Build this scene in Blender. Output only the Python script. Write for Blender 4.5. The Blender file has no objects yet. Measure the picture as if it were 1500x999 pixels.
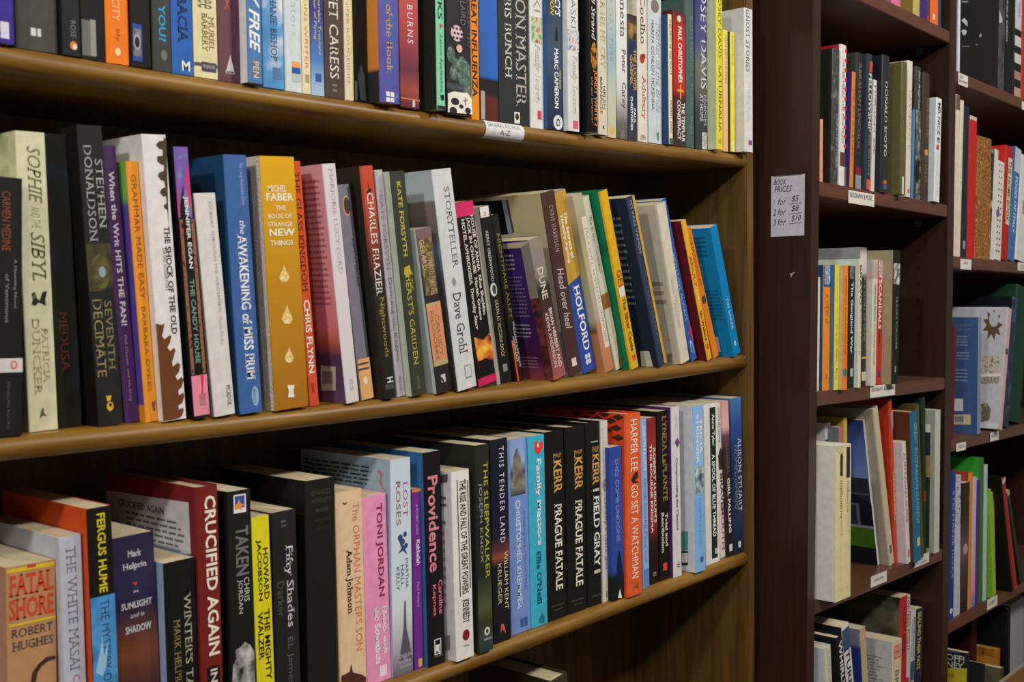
import bpy, bmesh, math, random
from mathutils import Matrix, Vector
SC = bpy.context.scene
COL = SC.collection
random.seed(7)
# ------------------------------------------------------------------ camera, world, lamps, exposure
F, YAW, PIT, ROLL = 1687.24, 0.72081, 0.04652, -0.0127      # focal length in pixels of the 1500 wide frame
CX, CY = 750.0, 499.5
FW = Vector((math.cos(YAW), math.sin(YAW), 0)); RT = Vector((math.sin(YAW), -math.cos(YAW), 0)); UP = Vector((0, 0, 1))
FW2 = FW*math.cos(PIT) - UP*math.sin(PIT); UP2 = UP*math.cos(PIT) + FW*math.sin(PIT)
CR = RT*math.cos(ROLL) + UP2*math.sin(ROLL); CU = UP2*math.cos(ROLL) - RT*math.sin(ROLL)
cam = bpy.data.cameras.new('camera'); camo = bpy.data.objects.new('camera', cam); COL.objects.link(camo)
m3 = Matrix((CR, CU, -FW2)).transposed(); camo.matrix_world = m3.to_4x4()
cam.sensor_width = 36; cam.lens = F/1500*36; cam.clip_start = .05
cam.dof.use_dof = True; cam.dof.focus_distance = 1.6; cam.dof.aperture_fstop = 13.0
SC.camera = camo
SC.view_settings.view_transform = 'Standard'; SC.view_settings.look = 'None'
SC.view_settings.exposure = 0.0; SC.view_settings.gamma = 1.0; SC.view_settings.use_curve_mapping = False
W = bpy.data.worlds.new('world'); SC.world = W; W.use_nodes = True
W.node_tree.nodes['Background'].inputs[0].default_value = (1.0, .93, .84, 1)
W.node_tree.nodes['Background'].inputs[1].default_value = .13
def lamp(name, loc, target, power, size, col=(1, .95, .88)):
    l = bpy.data.lights.new(name, 'AREA'); l.shape = 'DISK'; l.size = size; l.energy = power; l.color = col
    o = bpy.data.objects.new(name, l); COL.objects.link(o); o.location = loc
    o.rotation_euler = (Vector(target)-Vector(loc)).to_track_quat('-Z', 'Y').to_euler(); return o
lamp('downlight_or_fill', (-.9, -.62, 1.25), (.6, .9, -.1), 8, .16)
lamp('downlight_or_fill', (-1.5, .05, 1.25), (.9, .9, .0), 22, .16)  # unseen fill lamp, added to brighten the left-facing covers
lamp('downlight_or_fill', (.6, -.75, 1.25), (1.6, .9, -.1), 25, .16)  # added fill, lifts left-facing covers and the sign further right
lamp('downlight_or_fill', (2.2, -.62, 1.25), (1.9, .9, -.1), 20, .16)
# ------------------------------------------------------------------ pixels to places
D = .90263                       # distance of the oak bookcase's front
S2 = 1.125
D2 = .73653*S2                   # distance of the dark bookcase's front
TILT = .0244                     # it stands slightly out of plumb
PIV = Vector((1.63*S2, 0, 0))
def ray(px, py):
    d = FW2 + CR*((px-CX)/F) - CU*((py-CY)/F); return d
def at(px, py, Y):
    d = ray(px, py); return d*(Y/d.y)
def toloc(v, fr):                # world -> the bookcase's own frame
    if fr == 'oak': return v.copy()
    c, s = math.cos(-TILT), math.sin(-TILT); r = v-PIV
    return Vector((r.x*c + r.z*s, r.y, -r.x*s + r.z*c)) + PIV
def towld(v, fr):
    if fr == 'oak': return v.copy()
    c, s = math.cos(TILT), math.sin(TILT); r = v-PIV
    return Vector((r.x*c + r.z*s, r.y, -r.x*s + r.z*c)) + PIV
def topx(v):
    z = v.dot(FW2); return (CX + F*v.dot(CR)/z, CY - F*v.dot(CU)/z)
# ------------------------------------------------------------------ materials
def lin(h):
    h = h.lstrip('#'); o = []
    for i in (0, 2, 4):
        c = int(h[i:i+2], 16)/255; o.append(c/12.92 if c <= .04045 else ((c+.055)/1.055)**2.4)
    return o
MC = {}
GAIN = 1.0
def colr(h, g): return tuple(min(.86, c*g) for c in lin(h)) + (1,)
def mat(spec, rough=.42, gain=None):
    """spec: 'rrggbb' plain, 'mott:a,b,c:scale' mottled print, 'grad:a,b,c' vertical blend, 'hgrad:', 'str:a,b:scale' stripes"""
    g = GAIN if gain is None else gain
    key = (spec, rough, g)
    if key in MC: return MC[key]
    m = bpy.data.materials.new('print_'+spec[:20].replace(':', '_').replace(',', '_')); MC[key] = m
    m.use_nodes = True; nt = m.node_tree; b = nt.nodes['Principled BSDF']
    b.inputs['Roughness'].default_value = rough; b.inputs['Specular IOR Level'].default_value = .2
    tc = nt.nodes.new('ShaderNodeTexCoord')
    if ':' not in spec:
        n = nt.nodes.new('ShaderNodeTexNoise'); n.inputs['Scale'].default_value = 90; n.inputs['Detail'].default_value = 4
        nt.links.new(tc.outputs['Object'], n.inputs['Vector'])
        r = nt.nodes.new('ShaderNodeValToRGB'); c = colr(spec, g)
        r.color_ramp.elements[0].position = .3; r.color_ramp.elements[1].position = .7
        r.color_ramp.elements[0].color = tuple(x*.90 for x in c[:3])+(1,); r.color_ramp.elements[1].color = tuple(min(.88, x*1.06) for x in c[:3])+(1,)
        nt.links.new(n.outputs['Fac'], r.inputs['Fac']); nt.links.new(r.outputs['Color'], b.inputs['Base Color'])
        return m
    kind, cols, *rest = spec.split(':'); cols = cols.split(',')
    r = nt.nodes.new('ShaderNodeValToRGB'); el = r.color_ramp.elements
    pos = None
    if kind in ('grad', 'hgrad') and rest: pos = [float(x) for x in rest[0].split(',')]
    while len(el) < len(cols): el.new(.5)
    for i, c in enumerate(cols):
        lo, hi = ((.33, .67) if kind == 'mott' else (0, 1))
        el[i].position = pos[i] if pos else (lo + (hi-lo)*i/max(1, len(cols)-1))
        el[i].color = colr(c, g)
    if kind == 'mott':
        n = nt.nodes.new('ShaderNodeTexNoise'); n.inputs['Scale'].default_value = float(rest[0]) if rest else 60
        n.inputs['Detail'].default_value = 3
        nt.links.new(tc.outputs['Object'], n.inputs['Vector']); nt.links.new(n.outputs['Fac'], r.inputs['Fac'])
    elif kind in ('grad', 'hgrad'):
        s = nt.nodes.new('ShaderNodeSeparateXYZ'); nt.links.new(tc.outputs['Generated'], s.inputs[0])
        iv = nt.nodes.new('ShaderNodeMath'); iv.operation = 'SUBTRACT'; iv.inputs[0].default_value = 1
        nt.links.new(s.outputs['Z' if kind == 'grad' else 'Y'], iv.inputs[1])
        nt.links.new(iv.outputs[0], r.inputs['Fac'])
    elif kind == 'str':
        w = nt.nodes.new('ShaderNodeTexWave'); w.bands_direction = 'Z'; w.inputs['Scale'].default_value = float(rest[0]) if rest else 60
        w.inputs['Distortion'].default_value = 3 if len(rest) < 2 else float(rest[1])
        nt.links.new(tc.outputs['Object'], w.inputs['Vector']); nt.links.new(w.outputs['Fac'], r.inputs['Fac'])
    elif kind == 'ring':
        w = nt.nodes.new('ShaderNodeTexVoronoi'); w.inputs['Scale'].default_value = float(rest[0]) if rest else 25
        mm = nt.nodes.new('ShaderNodeMath'); mm.operation = 'SINE'; m2 = nt.nodes.new('ShaderNodeMath'); m2.operation = 'MULTIPLY'; m2.inputs[1].default_value = 55
        nt.links.new(tc.outputs['Object'], w.inputs['Vector']); nt.links.new(w.outputs['Distance'], m2.inputs[0]); nt.links.new(m2.outputs[0], mm.inputs[0])
        nt.links.new(mm.outputs[0], r.inputs['Fac'])
    nt.links.new(r.outputs['Color'], b.inputs['Base Color'])
    return m
def wood(name, c1, c2, scale, stretch, rough=.4, axis=0):
    m = bpy.data.materials.new(name); m.use_nodes = True; nt = m.node_tree; b = nt.nodes['Principled BSDF']
    tc = nt.nodes.new('ShaderNodeTexCoord'); mp = nt.nodes.new('ShaderNodeMapping')
    sc = [stretch]*3; sc[axis] = 1.0; mp.inputs['Scale'].default_value = sc
    nt.links.new(tc.outputs['Object'], mp.inputs['Vector'])
    n = nt.nodes.new('ShaderNodeTexNoise'); n.inputs['Scale'].default_value = scale; n.inputs['Detail'].default_value = 6; n.inputs['Roughness'].default_value = .6
    nt.links.new(mp.outputs[0], n.inputs['Vector'])
    r = nt.nodes.new('ShaderNodeValToRGB'); e = r.color_ramp.elements
    e[0].position = .35; e[1].position = .68; e[0].color = tuple(lin(c1))+(1,); e[1].color = tuple(lin(c2))+(1,)
    nt.links.new(n.outputs['Fac'], r.inputs['Fac']); nt.links.new(r.outputs[0], b.inputs['Base Color'])
    bp = nt.nodes.new('ShaderNodeBump'); bp.inputs['Strength'].default_value = .08; bp.inputs['Distance'].default_value = .001
    nt.links.new(n.outputs['Fac'], bp.inputs['Height']); nt.links.new(bp.outputs[0], b.inputs['Normal'])
    b.inputs['Roughness'].default_value = rough
    return m
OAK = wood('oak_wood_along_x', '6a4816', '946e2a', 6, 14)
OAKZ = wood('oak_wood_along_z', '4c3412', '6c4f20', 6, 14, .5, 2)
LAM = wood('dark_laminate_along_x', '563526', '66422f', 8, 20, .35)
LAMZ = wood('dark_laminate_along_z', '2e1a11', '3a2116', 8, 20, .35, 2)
def pages_mat():
    m = bpy.data.materials.new('page_edges'); m.use_nodes = True; nt = m.node_tree; b = nt.nodes['Principled BSDF']
    tc = nt.nodes.new('ShaderNodeTexCoord'); mp = nt.nodes.new('ShaderNodeMapping'); mp.inputs['Scale'].default_value = (1, .02, .02)
    nt.links.new(tc.outputs['Object'], mp.inputs['Vector'])
    n = nt.nodes.new('ShaderNodeTexNoise'); n.inputs['Scale'].default_value = 1500; n.inputs['Detail'].default_value = 2
    nt.links.new(mp.outputs[0], n.inputs['Vector'])
    r = nt.nodes.new('ShaderNodeValToRGB'); e = r.color_ramp.elements
    e[0].position = .3; e[1].position = .7; e[0].color = tuple(lin('b8a987'))+(1,); e[1].color = tuple(lin('dccfae'))+(1,)
    nt.links.new(n.outputs['Fac'], r.inputs['Fac']); nt.links.new(r.outputs[0], b.inputs['Base Color']); b.inputs['Roughness'].default_value = .85
    return m
PAGES = pages_mat()
def pages_white():
    m = PAGES.copy(); m.name = 'white_page_edges'
    for n in m.node_tree.nodes:
        if n.type == 'VALTORGB':
            n.color_ramp.elements[0].color = tuple(lin('cfcabb'))+(1,); n.color_ramp.elements[1].color = tuple(lin('e6e2d6'))+(1,)
    return m
PAGESW = pages_white()
# ------------------------------------------------------------------ object helpers
def mesh_obj(name, verts, faces, mats, parent=None, midx=None, smooth=False):
    me = bpy.data.meshes.new(name); me.from_pydata(verts, [], faces); me.update()
    for m in (mats if isinstance(mats, (list, tuple)) else [mats]): me.materials.append(m)
    if midx:
        for p, i in zip(me.polygons, midx): p.material_index = i
    if smooth:
        for p in me.polygons: p.use_smooth = True
    o = bpy.data.objects.new(name, me); COL.objects.link(o)
    if parent: o.parent = parent
    return o
def box_vf(x0, x1, y0, y1, z0, z1):
    v = [(x0,y0,z0),(x1,y0,z0),(x1,y1,z0),(x0,y1,z0),(x0,y0,z1),(x1,y0,z1),(x1,y1,z1),(x0,y1,z1)]
    f = [(0,3,2,1),(4,5,6,7),(0,1,5,4),(1,2,6,5),(2,3,7,6),(3,0,4,7)]
    return v, f
def bev_box(name, x0, x1, y0, y1, z0, z1, m, parent=None, bev=.0012):
    bm = bmesh.new(); v, f = box_vf(x0, x1, y0, y1, z0, z1)
    vs = [bm.verts.new(c) for c in v]
    for q in f: bm.faces.new([vs[i] for i in q])
    if bev: bmesh.ops.bevel(bm, geom=list(bm.edges), offset=bev, segments=2, affect='EDGES')
    me = bpy.data.meshes.new(name); bm.to_mesh(me); bm.free(); me.materials.append(m)
    o = bpy.data.objects.new(name, me); COL.objects.link(o)
    if parent: o.parent = parent
    return o
def tag(o, label, cat, group=None):
    o['label'] = label; o['category'] = cat
    if group: o['group'] = group
    return o
def empty(name, loc, rot=(0, 0, 0)):
    o = bpy.data.objects.new(name, None); COL.objects.link(o); o.location = loc; o.rotation_euler = rot
    o.empty_display_size = .02
    return o
# lettering: a font curve turned into a mesh, cached, then fitted into a box
TC = {}
def text_geo(s, st):
    k = (s, st)
    if k in TC: return TC[k]
    cu = bpy.data.curves.new('t', 'FONT'); cu.body = s; cu.resolution_u = 2; cu.align_x = 'LEFT'
    if 'b' in st: cu.offset = .022
    if 'l' in st: cu.offset = -.012
    if 'i' in st: cu.shear = .28
    if 's' in st: cu.space_character = 1.35
    o = bpy.data.objects.new('t', cu); COL.objects.link(o)
    me = bpy.data.meshes.new_from_object(o)
    vs = [tuple(v.co) for v in me.vertices]; fs = [tuple(p.vertices) for p in me.polygons]
    if 'f' in st:                    # small serifs on the flat ends of stems
        cnt = {}
        for f in fs:
            for i in range(len(f)):
                k2 = tuple(sorted((f[i], f[i-1]))); cnt.setdefault(k2, []).append(f)
        yc = {}
        for k2, ff in cnt.items():
            if len(ff) > 1: continue
            a, b = vs[k2[0]], vs[k2[1]]
            if abs(a[1]-b[1]) < 2e-3 and .03 < abs(a[0]-b[0]) < .17:
                up = sum(vs[i][1] for i in ff[0])/len(ff[0]) > a[1]
                x0_, x1_ = min(a[0], b[0])-.085, max(a[0], b[0])+.085; y0_ = a[1]; y1_ = y0_ + (.055 if up else -.055)
                n0 = len(vs); vs += [(x0_, y0_, 0), (x1_, y0_, 0), (x1_, y1_, 0), (x0_, y1_, 0)]
                fs.append((n0, n0+1, n0+2, n0+3) if up else (n0+3, n0+2, n0+1, n0))
    bpy.data.meshes.remove(me); bpy.data.objects.remove(o); bpy.data.curves.remove(cu)
    if not vs: TC[k] = ([], []); return TC[k]
    x0 = min(v[0] for v in vs); x1 = max(v[0] for v in vs); y0 = min(v[1] for v in vs); y1 = max(v[1] for v in vs)
    vs = [((v[0]-x0)/(x1-x0+1e-9), (v[1]-y0)/(y1-y0+1e-9)) for v in vs]
    TC[k] = (vs, fs); return TC[k]
# ------------------------------------------------------------------ items printed on books
SERIF = ('SOPHIE', 'SIBYL', 'DONALD', 'STEPHEN', 'SEVENTH', 'DECIM', 'DUNCK', 'PATRICIA', 'KATE F', 'BEAST', 'CHARLES', 'Night', 'STORYT', 'Dave', 'HOLF', 'PRAGUE', 'KERR', 'FIELD',
         'Family', 'Ellie', 'Fifty', 'LINDSEY', 'ENEMIES', 'DRAGON', 'CHRIS B', 'CHRIS F', 'SWEET', 'THE WHITE', 'WINTER', 'MARK H', 'GHOST', 'THE SHOCK', 'AWAKEN', 'Peter', 'Paulo', 'Adult', 'Mark', 'Help', 'SUNL', 'SHADOW',
         'LYNDA', 'Trial', 'Retri', 'ROSES', 'LOST', 'THE GLASS', 'MURIEL', 'BARBERY', 'BACIA', 'FATAL', 'SHORE', 'ROBERT H', 'HUGHES', 'HER SEE', 'HELEN B', 'BARNACLE', 'People', 'FELLOW', 'MARJORIE', 'PICADOR', 'JOURNEY', 'Dancing',
         'EDWARD', 'CASSIDY', 'HOTEL', 'JACK IN', 'HOUSE OF', 'NIGHTMARE', 'WILLIAM L', 'The Silver', 'Simon', 'THIS MUST', 'MORRELL', 'MEDUSA', 'CHRISTOPHER K', 'SHES', 'Amnesia', 'HOPE', 'LAWR', 'ALISON', 'STEPHANIE B', 'Adam', 'Dinner', 'the Schn', 'KENNEDY')
def t(s, y0, y1, u0, u1, c, st='', n='title_lettering'):
    if s.startswith(SERIF): st += 'f'
    return ('t', s, y0, y1, u0, u1, c, st, n)
def hh(s, y0, y1, u0, u1, c, st='', n='title_lettering'):
    if s.startswith(SERIF): st += 'f'
    return ('h', s, y0, y1, u0, u1, c, st, n)
def p(y0, y1, u0, u1, c, n='spine_panel'): return ('p', y0, y1, u0, u1, c, n)
def el(yc, uc, ry, ru, c, n='publisher_mark'): return ('e', yc, uc, ry, ru, c, n)
def po(pts, c, n='spine_picture'): return ('po', pts, c, n)
def lp(y0, y1, s0, s1, c, n='cover_picture'): return ('lp', y0, y1, s0, s1, c, n)
def lpo(pts, c, n='cover_picture'): return ('lpo', pts, c, n)
def lb(y0, y1, s0, s1, k, c): return ('lb', y0, y1, s0, s1, k, c, 'blurb_lines')
def lt(s, y0, y1, s0, s1, c, st='', n='cover_lettering'): return ('lt', s, y0, y1, s0, s1, c, st, n)
SHELF = {}
PREV = {}
LABELS = []
def shelf_z(row, X):
    return SHELF[row](X)
def book(row, look, short, col, geo, items=(), h=None, y=None, left=None, right=None, hard=False, d=None, where=None,
         gain=None, pw=False, rough=.5, gap=2.5, name=None):
    """geo (xl,xr): vertical book, spine edges at the shelf in pixels; (xt,yt,xl,xr,y2): spine's top left corner and both edges at height y2.
       y: distance of the spine behind the shelf's front edge; None = from the contact with the book on its left."""
    global GAIN
    fr = ROWS[row]['fr']; base = ROWS[row]['Y']; g0 = GAIN; GAIN = ROWS[row]['gain'] if gain is None else gain
    pv = PREV.get(row)
    vert = len(geo) == 2
    if vert: xl, xr = geo; y2 = ROWS[row]['yb'](xl); xt = yt = None
    else: xt, yt, xl, xr, y2 = geo
    A1 = toloc(at(xl, y2, 1.0), fr)  # used only for the ratio
    Y = base + .012
    R_ = ROWS[row]; tgt = base + R_['tgt']; mn = base + R_['mn']
    if pv: Y = pv['Y'] if pv['Y'] >= tgt else min(tgt, pv['Y']+.010)
    else: Y = tgt
    if y is not None: Y = base + y
    elif pv and xl - pv['px'] >= gap:
        # spine's left edge touches the right side of the previous book
        lo, hi = base-.05, base+.06
        zt = toloc(at(xl, y2, base), fr).z
        target = pv['xr'](zt) + .0004
        for _ in range(40):
            mid = (lo+hi)/2
            if toloc(at(xl, y2, mid), fr).x < target: lo = mid
            else: hi = mid
        Y = min(max((lo+hi)/2, mn), base+.05)
    P2 = toloc(at(xl, y2, Y), fr); PR = toloc(at(xr, y2, Y), fr)
    if vert: th = 0.0
    else:
        P1 = toloc(at(xt, yt, Y), fr); th = math.atan2(P1.x-P2.x, P1.z-P2.z)
    s, c = math.sin(th), math.cos(th)
    dl = PR-P2; tk = dl.x*c - dl.z*s
    X = P2.x; zs = 0
    for _ in range(6):
        zs = shelf_z(row, X); X = P2.x + math.tan(th)*(zs-P2.z)
    # rest the lower corner on the shelf
    zl = shelf_z(row, X); zr = shelf_z(row, X+tk*c)
    zo = max(zl, zr + tk*s) + .0002
    if pv and y is None:
        # keep clear of the book on the left
        def rgt(z): return pv['xr'](z)
        H = h if h else .2
        need = max(rgt(zo) - X, rgt(zo+.5*H) - (X+s*.5*H), rgt(zo+min(H, pv['h'])*c) - (X+s*min(H, pv['h']))) + .0003
        if need > 0: X += need; tk = max(.004, tk-need)
    if h is None:
        P1 = toloc(at(xt, yt, Y), fr); h = (P1.x-X)*s + (P1.z-zo)*c
    if d is None: d = min(.165, max(.105, h*.64))
    d = min(d, ROWS[row]['dmax'] - (Y-base))
    wl = towld(Vector((X, Y, zo)), fr); lean = th + (0 if fr == 'oak' else TILT)
    nm = name or ('hardback_book' if hard else 'paperback_book')
    root = empty(nm, wl, (0, lean, 0))
    # cover: spine and two boards, extruded
    ct = .0024 if hard else .0006
    ct = min(ct, tk*.2)
    r = min(.0035 if hard else .0012, tk*.3)
    out = [(0, d), (0, r), (r*.3, r*.3), (r, 0), (tk-r, 0), (tk-r*.3, r*.3), (tk, r), (tk, d)]
    inn = [(ct, d), (ct, ct+r*.4), (ct+r*.15, ct+r*.15), (ct+r*.4, ct), (tk-ct-r*.4, ct), (tk-ct-r*.15, ct+r*.15), (tk-ct, ct+r*.4), (tk-ct, d)]
    V = []; Fc = []; MI = []
    for z in (0, h):
        V += [(a, b, z) for a, b in out] + [(a, b, z) for a, b in inn]
    n = 8
    for i in range(n-1):
        Fc.append((i, i+1, 16+i+1, 16+i)); MI.append(1 if i == 0 else (2 if i == n-2 else 0))
        Fc.append((8+i+1, 8+i, 24+i, 24+i+1)); MI.append(1)
        Fc.append((16+i, 16+i+1, 24+i+1, 24+i)); MI.append(1 if i == 0 else (2 if i == n-2 else 0))
        Fc.append((i+1, i, 8+i, 8+i+1)); MI.append(0)
    Fc.append((0, 16, 24, 8)); MI.append(1); Fc.append((7, 15, 31, 23)); MI.append(2)
    mesh_obj('cover', V, Fc, [mat(col, rough), mat(left, rough, GAIN*1.3) if left else mat(col, rough), mat(right or left or col, rough)], root, MI)
    ins = .003 if hard else .0005
    v, f = box_vf(ct+.0001, tk-ct-.0001, ct+.0002, d-ins, ins, h-ins)
    mesh_obj('page_block', v, f, PAGESW if pw else PAGES, root)
    # printing
    pt = topx(towld(Vector((X+s*h, Y, zo+c*h)), fr)); pb = topx(towld(Vector((X, Y, zo)), fr))
    def vz(py): return h*(pb[1]-py)/(pb[1]-pt[1])
    def locz(px, py):
        q = toloc(at(px, py, Y), fr) - Vector((X, 0, zo)); return (q.x*c - q.z*s, q.x*s + q.z*c)
    def hit(px, py):
        lo, hi = Y-.02, Y+.5
        def side(yy):
            q = toloc(at(px, py, yy), fr) - Vector((X, 0, zo)); return q.x*c - q.z*s, q
        for _ in range(40):
            mid = (lo+hi)/2
            if side(mid)[0] < 0: lo = mid
            else: hi = mid
        q = side((lo+hi)/2)[1]; return (min(max(q.y-Y, .0), d), cl(q.x*s + q.z*c))
    def sz(a, b):
        return hit(a, b) if a > 2 else (d*a, cl(vz(b)))
    def cl(z): return min(max(z, .0005), h-.0005)
    k = 0
    for it in items:
        k += 1; ty = it[0]; eps = -(.00012+.00005*k)
        if ty in ('t', 'h', 'lt'):
            _, sx, y0, y1, u0, u1, cc, st, nn = it
            vs, fs = text_geo(sx, st)
            if not vs: continue
            z0, z1 = vz(y0), vz(y1)
            if ty == 't': V = [(tk*(u0+(u1-u0)*b), eps, z0+(z1-z0)*a) for a, b in vs]
            elif ty == 'h': V = [(tk*(u0+(u1-u0)*a), eps, z1+(z0-z1)*b) for a, b in vs]
            elif u0 > 2:
                sa, sb = hit(u1, (y0+y1)/2)[0], hit(u0, (y0+y1)/2)[0]; um = (u0+u1)/2; z0, z1 = hit(um, y0)[1], hit(um, y1)[1]
                V = [(eps, sb+(sa-sb)*a, z1+(z0-z1)*b) for a, b in vs]
            else: V = [(eps, d*(u1+(u0-u1)*a), z1+(z0-z1)*b) for a, b in vs]
            V = [(a, b, cl(z)) for a, b, z in V]
            mesh_obj(nn, V, fs, mat(cc, .5), root)
        elif ty == 'p':
            _, y0, y1, u0, u1, cc, nn = it; z0, z1 = cl(vz(y0)), cl(vz(y1))
            mesh_obj(nn, [(tk*u0, eps, z1), (tk*u1, eps, z1), (tk*u1, eps, z0), (tk*u0, eps, z0)], [(0, 1, 2, 3)], mat(cc, rough), root)
        elif ty == 'lp':
            _, y0, y1, s0, s1, cc, nn = it
            mesh_obj(nn, [(eps,)+sz(s1, y0), (eps,)+sz(s0, y0), (eps,)+sz(s0, y1), (eps,)+sz(s1, y1)], [(0, 1, 2, 3)], mat(cc, rough, GAIN*1.25), root)
        elif ty == 'e':
            _, yc, uc, ry, ru, cc, nn = it; z = vz(yc); rz = abs(vz(yc+ry)-z); N = 24
            V = [(min(max(tk*(uc+ru*math.cos(2*math.pi*i/N)), .0002), tk-.0002), eps, cl(z+rz*math.sin(2*math.pi*i/N))) for i in range(N)]
            mesh_obj(nn, V, [tuple(range(N))], mat(cc, rough), root)
        elif ty == 'po':
            _, pts, cc, nn = it
            V = [(min(max(a, 0), tk), eps, cl(b)) for a, b in (locz(*q) for q in pts)]
            mesh_obj(nn, V, [tuple(range(len(V)))][:1], mat(cc, rough), root)
        elif ty == 'lpo':
            _, pts, cc, nn = it
            V = [(eps,)+sz(a, b) for a, b in pts]
            mesh_obj(nn, V, [tuple(range(len(V)))], mat(cc, rough, GAIN*1.25), root)
        elif ty == 'lb':
            _, y0, y1, s0, s1, kk, cc, nn = it; z0, z1 = cl(vz(y0)), cl(vz(y1)); rr = random.Random(k*31+int(y0))
            if s0 > 2:
                ym = (y0+y1)/2; xm = (s0+s1)/2; z0, z1 = hit(xm, y0)[1], hit(xm, y1)[1]; s0, s1 = sorted((hit(s0, ym)[0]/d, hit(s1, ym)[0]/d))
            V = []; Fq = []
            for i in range(kk):
                za = z0 + (z1-z0)*(i+.2)/kk; zb = z0 + (z1-z0)*(i+.62)/kk; sa = s1; end = s0 + (s1-s0)*rr.uniform(0, .12)
                while sa > end:
                    sb = max(end, sa - (s1-s0)*rr.uniform(.05, .16))
                    b0 = len(V); V += [(eps, d*sa, zb), (eps, d*sb, zb), (eps, d*sb, za), (eps, d*sa, za)]; Fq.append((b0, b0+1, b0+2, b0+3))
                    sa = sb - (s1-s0)*.025
            if V: mesh_obj(nn, V, Fq, mat(cc, .5), root)
    tan = math.tan(th)
    PREV[row] = dict(Y=Y, px=xr, h=h, xr=lambda z, X=X, zo=zo, tk=tk, c=c, tan=tan: X + tk/c + tan*(z-zo), short=short)
    lab = look + ', ' + (where or (('right of the ' + pv['short']) if pv else 'leftmost in view'))
    if len((lab + ' ' + ROWS[row]['name']).replace('-', ' ').split()) <= 16: lab += ', ' + ROWS[row]['name']
    tag(root, lab, 'book', 'books on the ' + ROWS[row]['grp']); LABELS.append(lab)
    if DEBUG: print('BK %-3s %-34s Y%+.3f t%.3f h%.3f lean%+.3f d%.3f X%.3f' % (row, short, Y-base, tk, h, th, d, X))
    GAIN = g0
    return root
DEBUG = False
GT, GM, GL, GB = 1.0, 1.05, 1.2, 1.05
# ------------------------------------------------------------------ the oak bookcase
XI = at(1096, 400, D).x; XO = at(1107, 400, D).x; XL = .13
ZT = .18171 + .02
SAG = [.0081, .0089, .0057, .006, .006, .006]
LEV = [ZT, ZT-.31, ZT-.62, ZT-.93, ZT-1.24]
def sag(k, X): return SAG[k]*(1-((X-.88)/.75)**2)
oak = empty('bookcase', (.87, D, -1.4))
tag(oak, 'golden brown oak bookcase with rounded shelf edges sagging under rows of fiction', 'bookcase')
def rel(o, root):
    bpy.context.view_layer.update()
    o.parent = root; o.matrix_parent_inverse = root.matrix_world.inverted()
def sag_shelf(k, ztop, sg):
    N = 28; prof = [(D+.22, 0), (D+.010, 0)]
    for i in range(1, 8):
        a = math.pi*i/8; prof.append((D+.010-.010*math.sin(a), -.010+.010*math.cos(a)))
    prof += [(D+.010, -.02), (D+.22, -.02)]
    V = []; Fc = []; M = len(prof)
    for i in range(N+1):
        X = XL+.022 + (XI-.003-XL-.022)*i/N
        for y, z in prof: V.append((X, y, ztop + z - sg*(1-((X-.88)/.75)**2)))
    for i in range(N):
        for j in range(M):
            a = i*M+j; b = i*M+(j+1) % M; Fc.append((a, b, b+M, a+M))
    Fc.append(tuple(range(M))[::-1]); Fc.append(tuple(N*M+j for j in range(M)))
    o = mesh_obj('shelf', V, Fc, OAK, smooth=True)
    for q in o.data.polygons:
        if abs(q.normal.x) > .5: q.use_smooth = False
    rel(o, oak)
for k in range(5): sag_shelf(k, LEV[k], SAG[k])
sag_shelf(5, ZT+.31, .006)
DS = D+.003
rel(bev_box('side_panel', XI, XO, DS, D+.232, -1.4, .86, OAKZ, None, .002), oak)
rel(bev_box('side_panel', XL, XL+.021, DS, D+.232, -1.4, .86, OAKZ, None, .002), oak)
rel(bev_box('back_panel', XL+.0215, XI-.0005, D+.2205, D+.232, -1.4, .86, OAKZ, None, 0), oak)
rel(bev_box('top_panel', XL+.0215, XI-.0005, D+.006, D+.22, .84, .86, OAK, None, .002), oak)
rel(bev_box('plinth', XL+.0215, XI-.0005, D+.02, D+.04, -1.4, -1.12, OAK, None, .002), oak)
# ------------------------------------------------------------------ the dark bookcase, two bays in view
def lx(px, py): return toloc(at(px, py, D2), 'dark').x
UL0, UL1 = lx(1187, 400), lx(1199, 400)
UM0, UM1 = lx(1387, 400), lx(1396.5, 400)
UR0 = UM1 + (UM0-UL1) + .35; UR1 = UR0+.024
T2 = .0205*S2
Z2 = [(.41032-.29267*k)*S2 for k in range(-1, 6)]          # undersides, first one above the view
Z3 = [(.34948-.31713*k)*S2 for k in range(-1, 6)]
BOT = -1.38
dark = empty('bookcase', towld(Vector(((UL0+UR1)/2, D2, BOT)), 'dark'), (0, TILT, 0))
tag(dark, 'dark reddish brown laminate bookcase with square edges standing proud of the oak one', 'bookcase')
OX = (UL0+UR1)/2
def dbox(nm, x0, x1, y0, y1, z0, z1, m, bev=.0012):
    return bev_box(nm, x0-OX, x1-OX, y0-D2, y1-D2, z0-BOT, z1-BOT, m, dark, bev)
DD = .27
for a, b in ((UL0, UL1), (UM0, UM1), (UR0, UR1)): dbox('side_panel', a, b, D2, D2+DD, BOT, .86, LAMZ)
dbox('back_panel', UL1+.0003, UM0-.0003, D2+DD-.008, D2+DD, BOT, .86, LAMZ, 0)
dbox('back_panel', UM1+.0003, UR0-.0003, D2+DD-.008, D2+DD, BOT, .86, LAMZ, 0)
for z in Z2:
    if z > BOT+.05 and z < .84: dbox('shelf', UL1+.0003, UM0-.0003, D2+.0008, D2+DD-.0085, z, z+T2, LAM)
for z in Z3:
    if z > BOT+.05 and z < .84: dbox('shelf', UM1+.0003, UR0-.0003, D2+.0008, D2+DD-.0085, z, z+T2, LAM)
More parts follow.
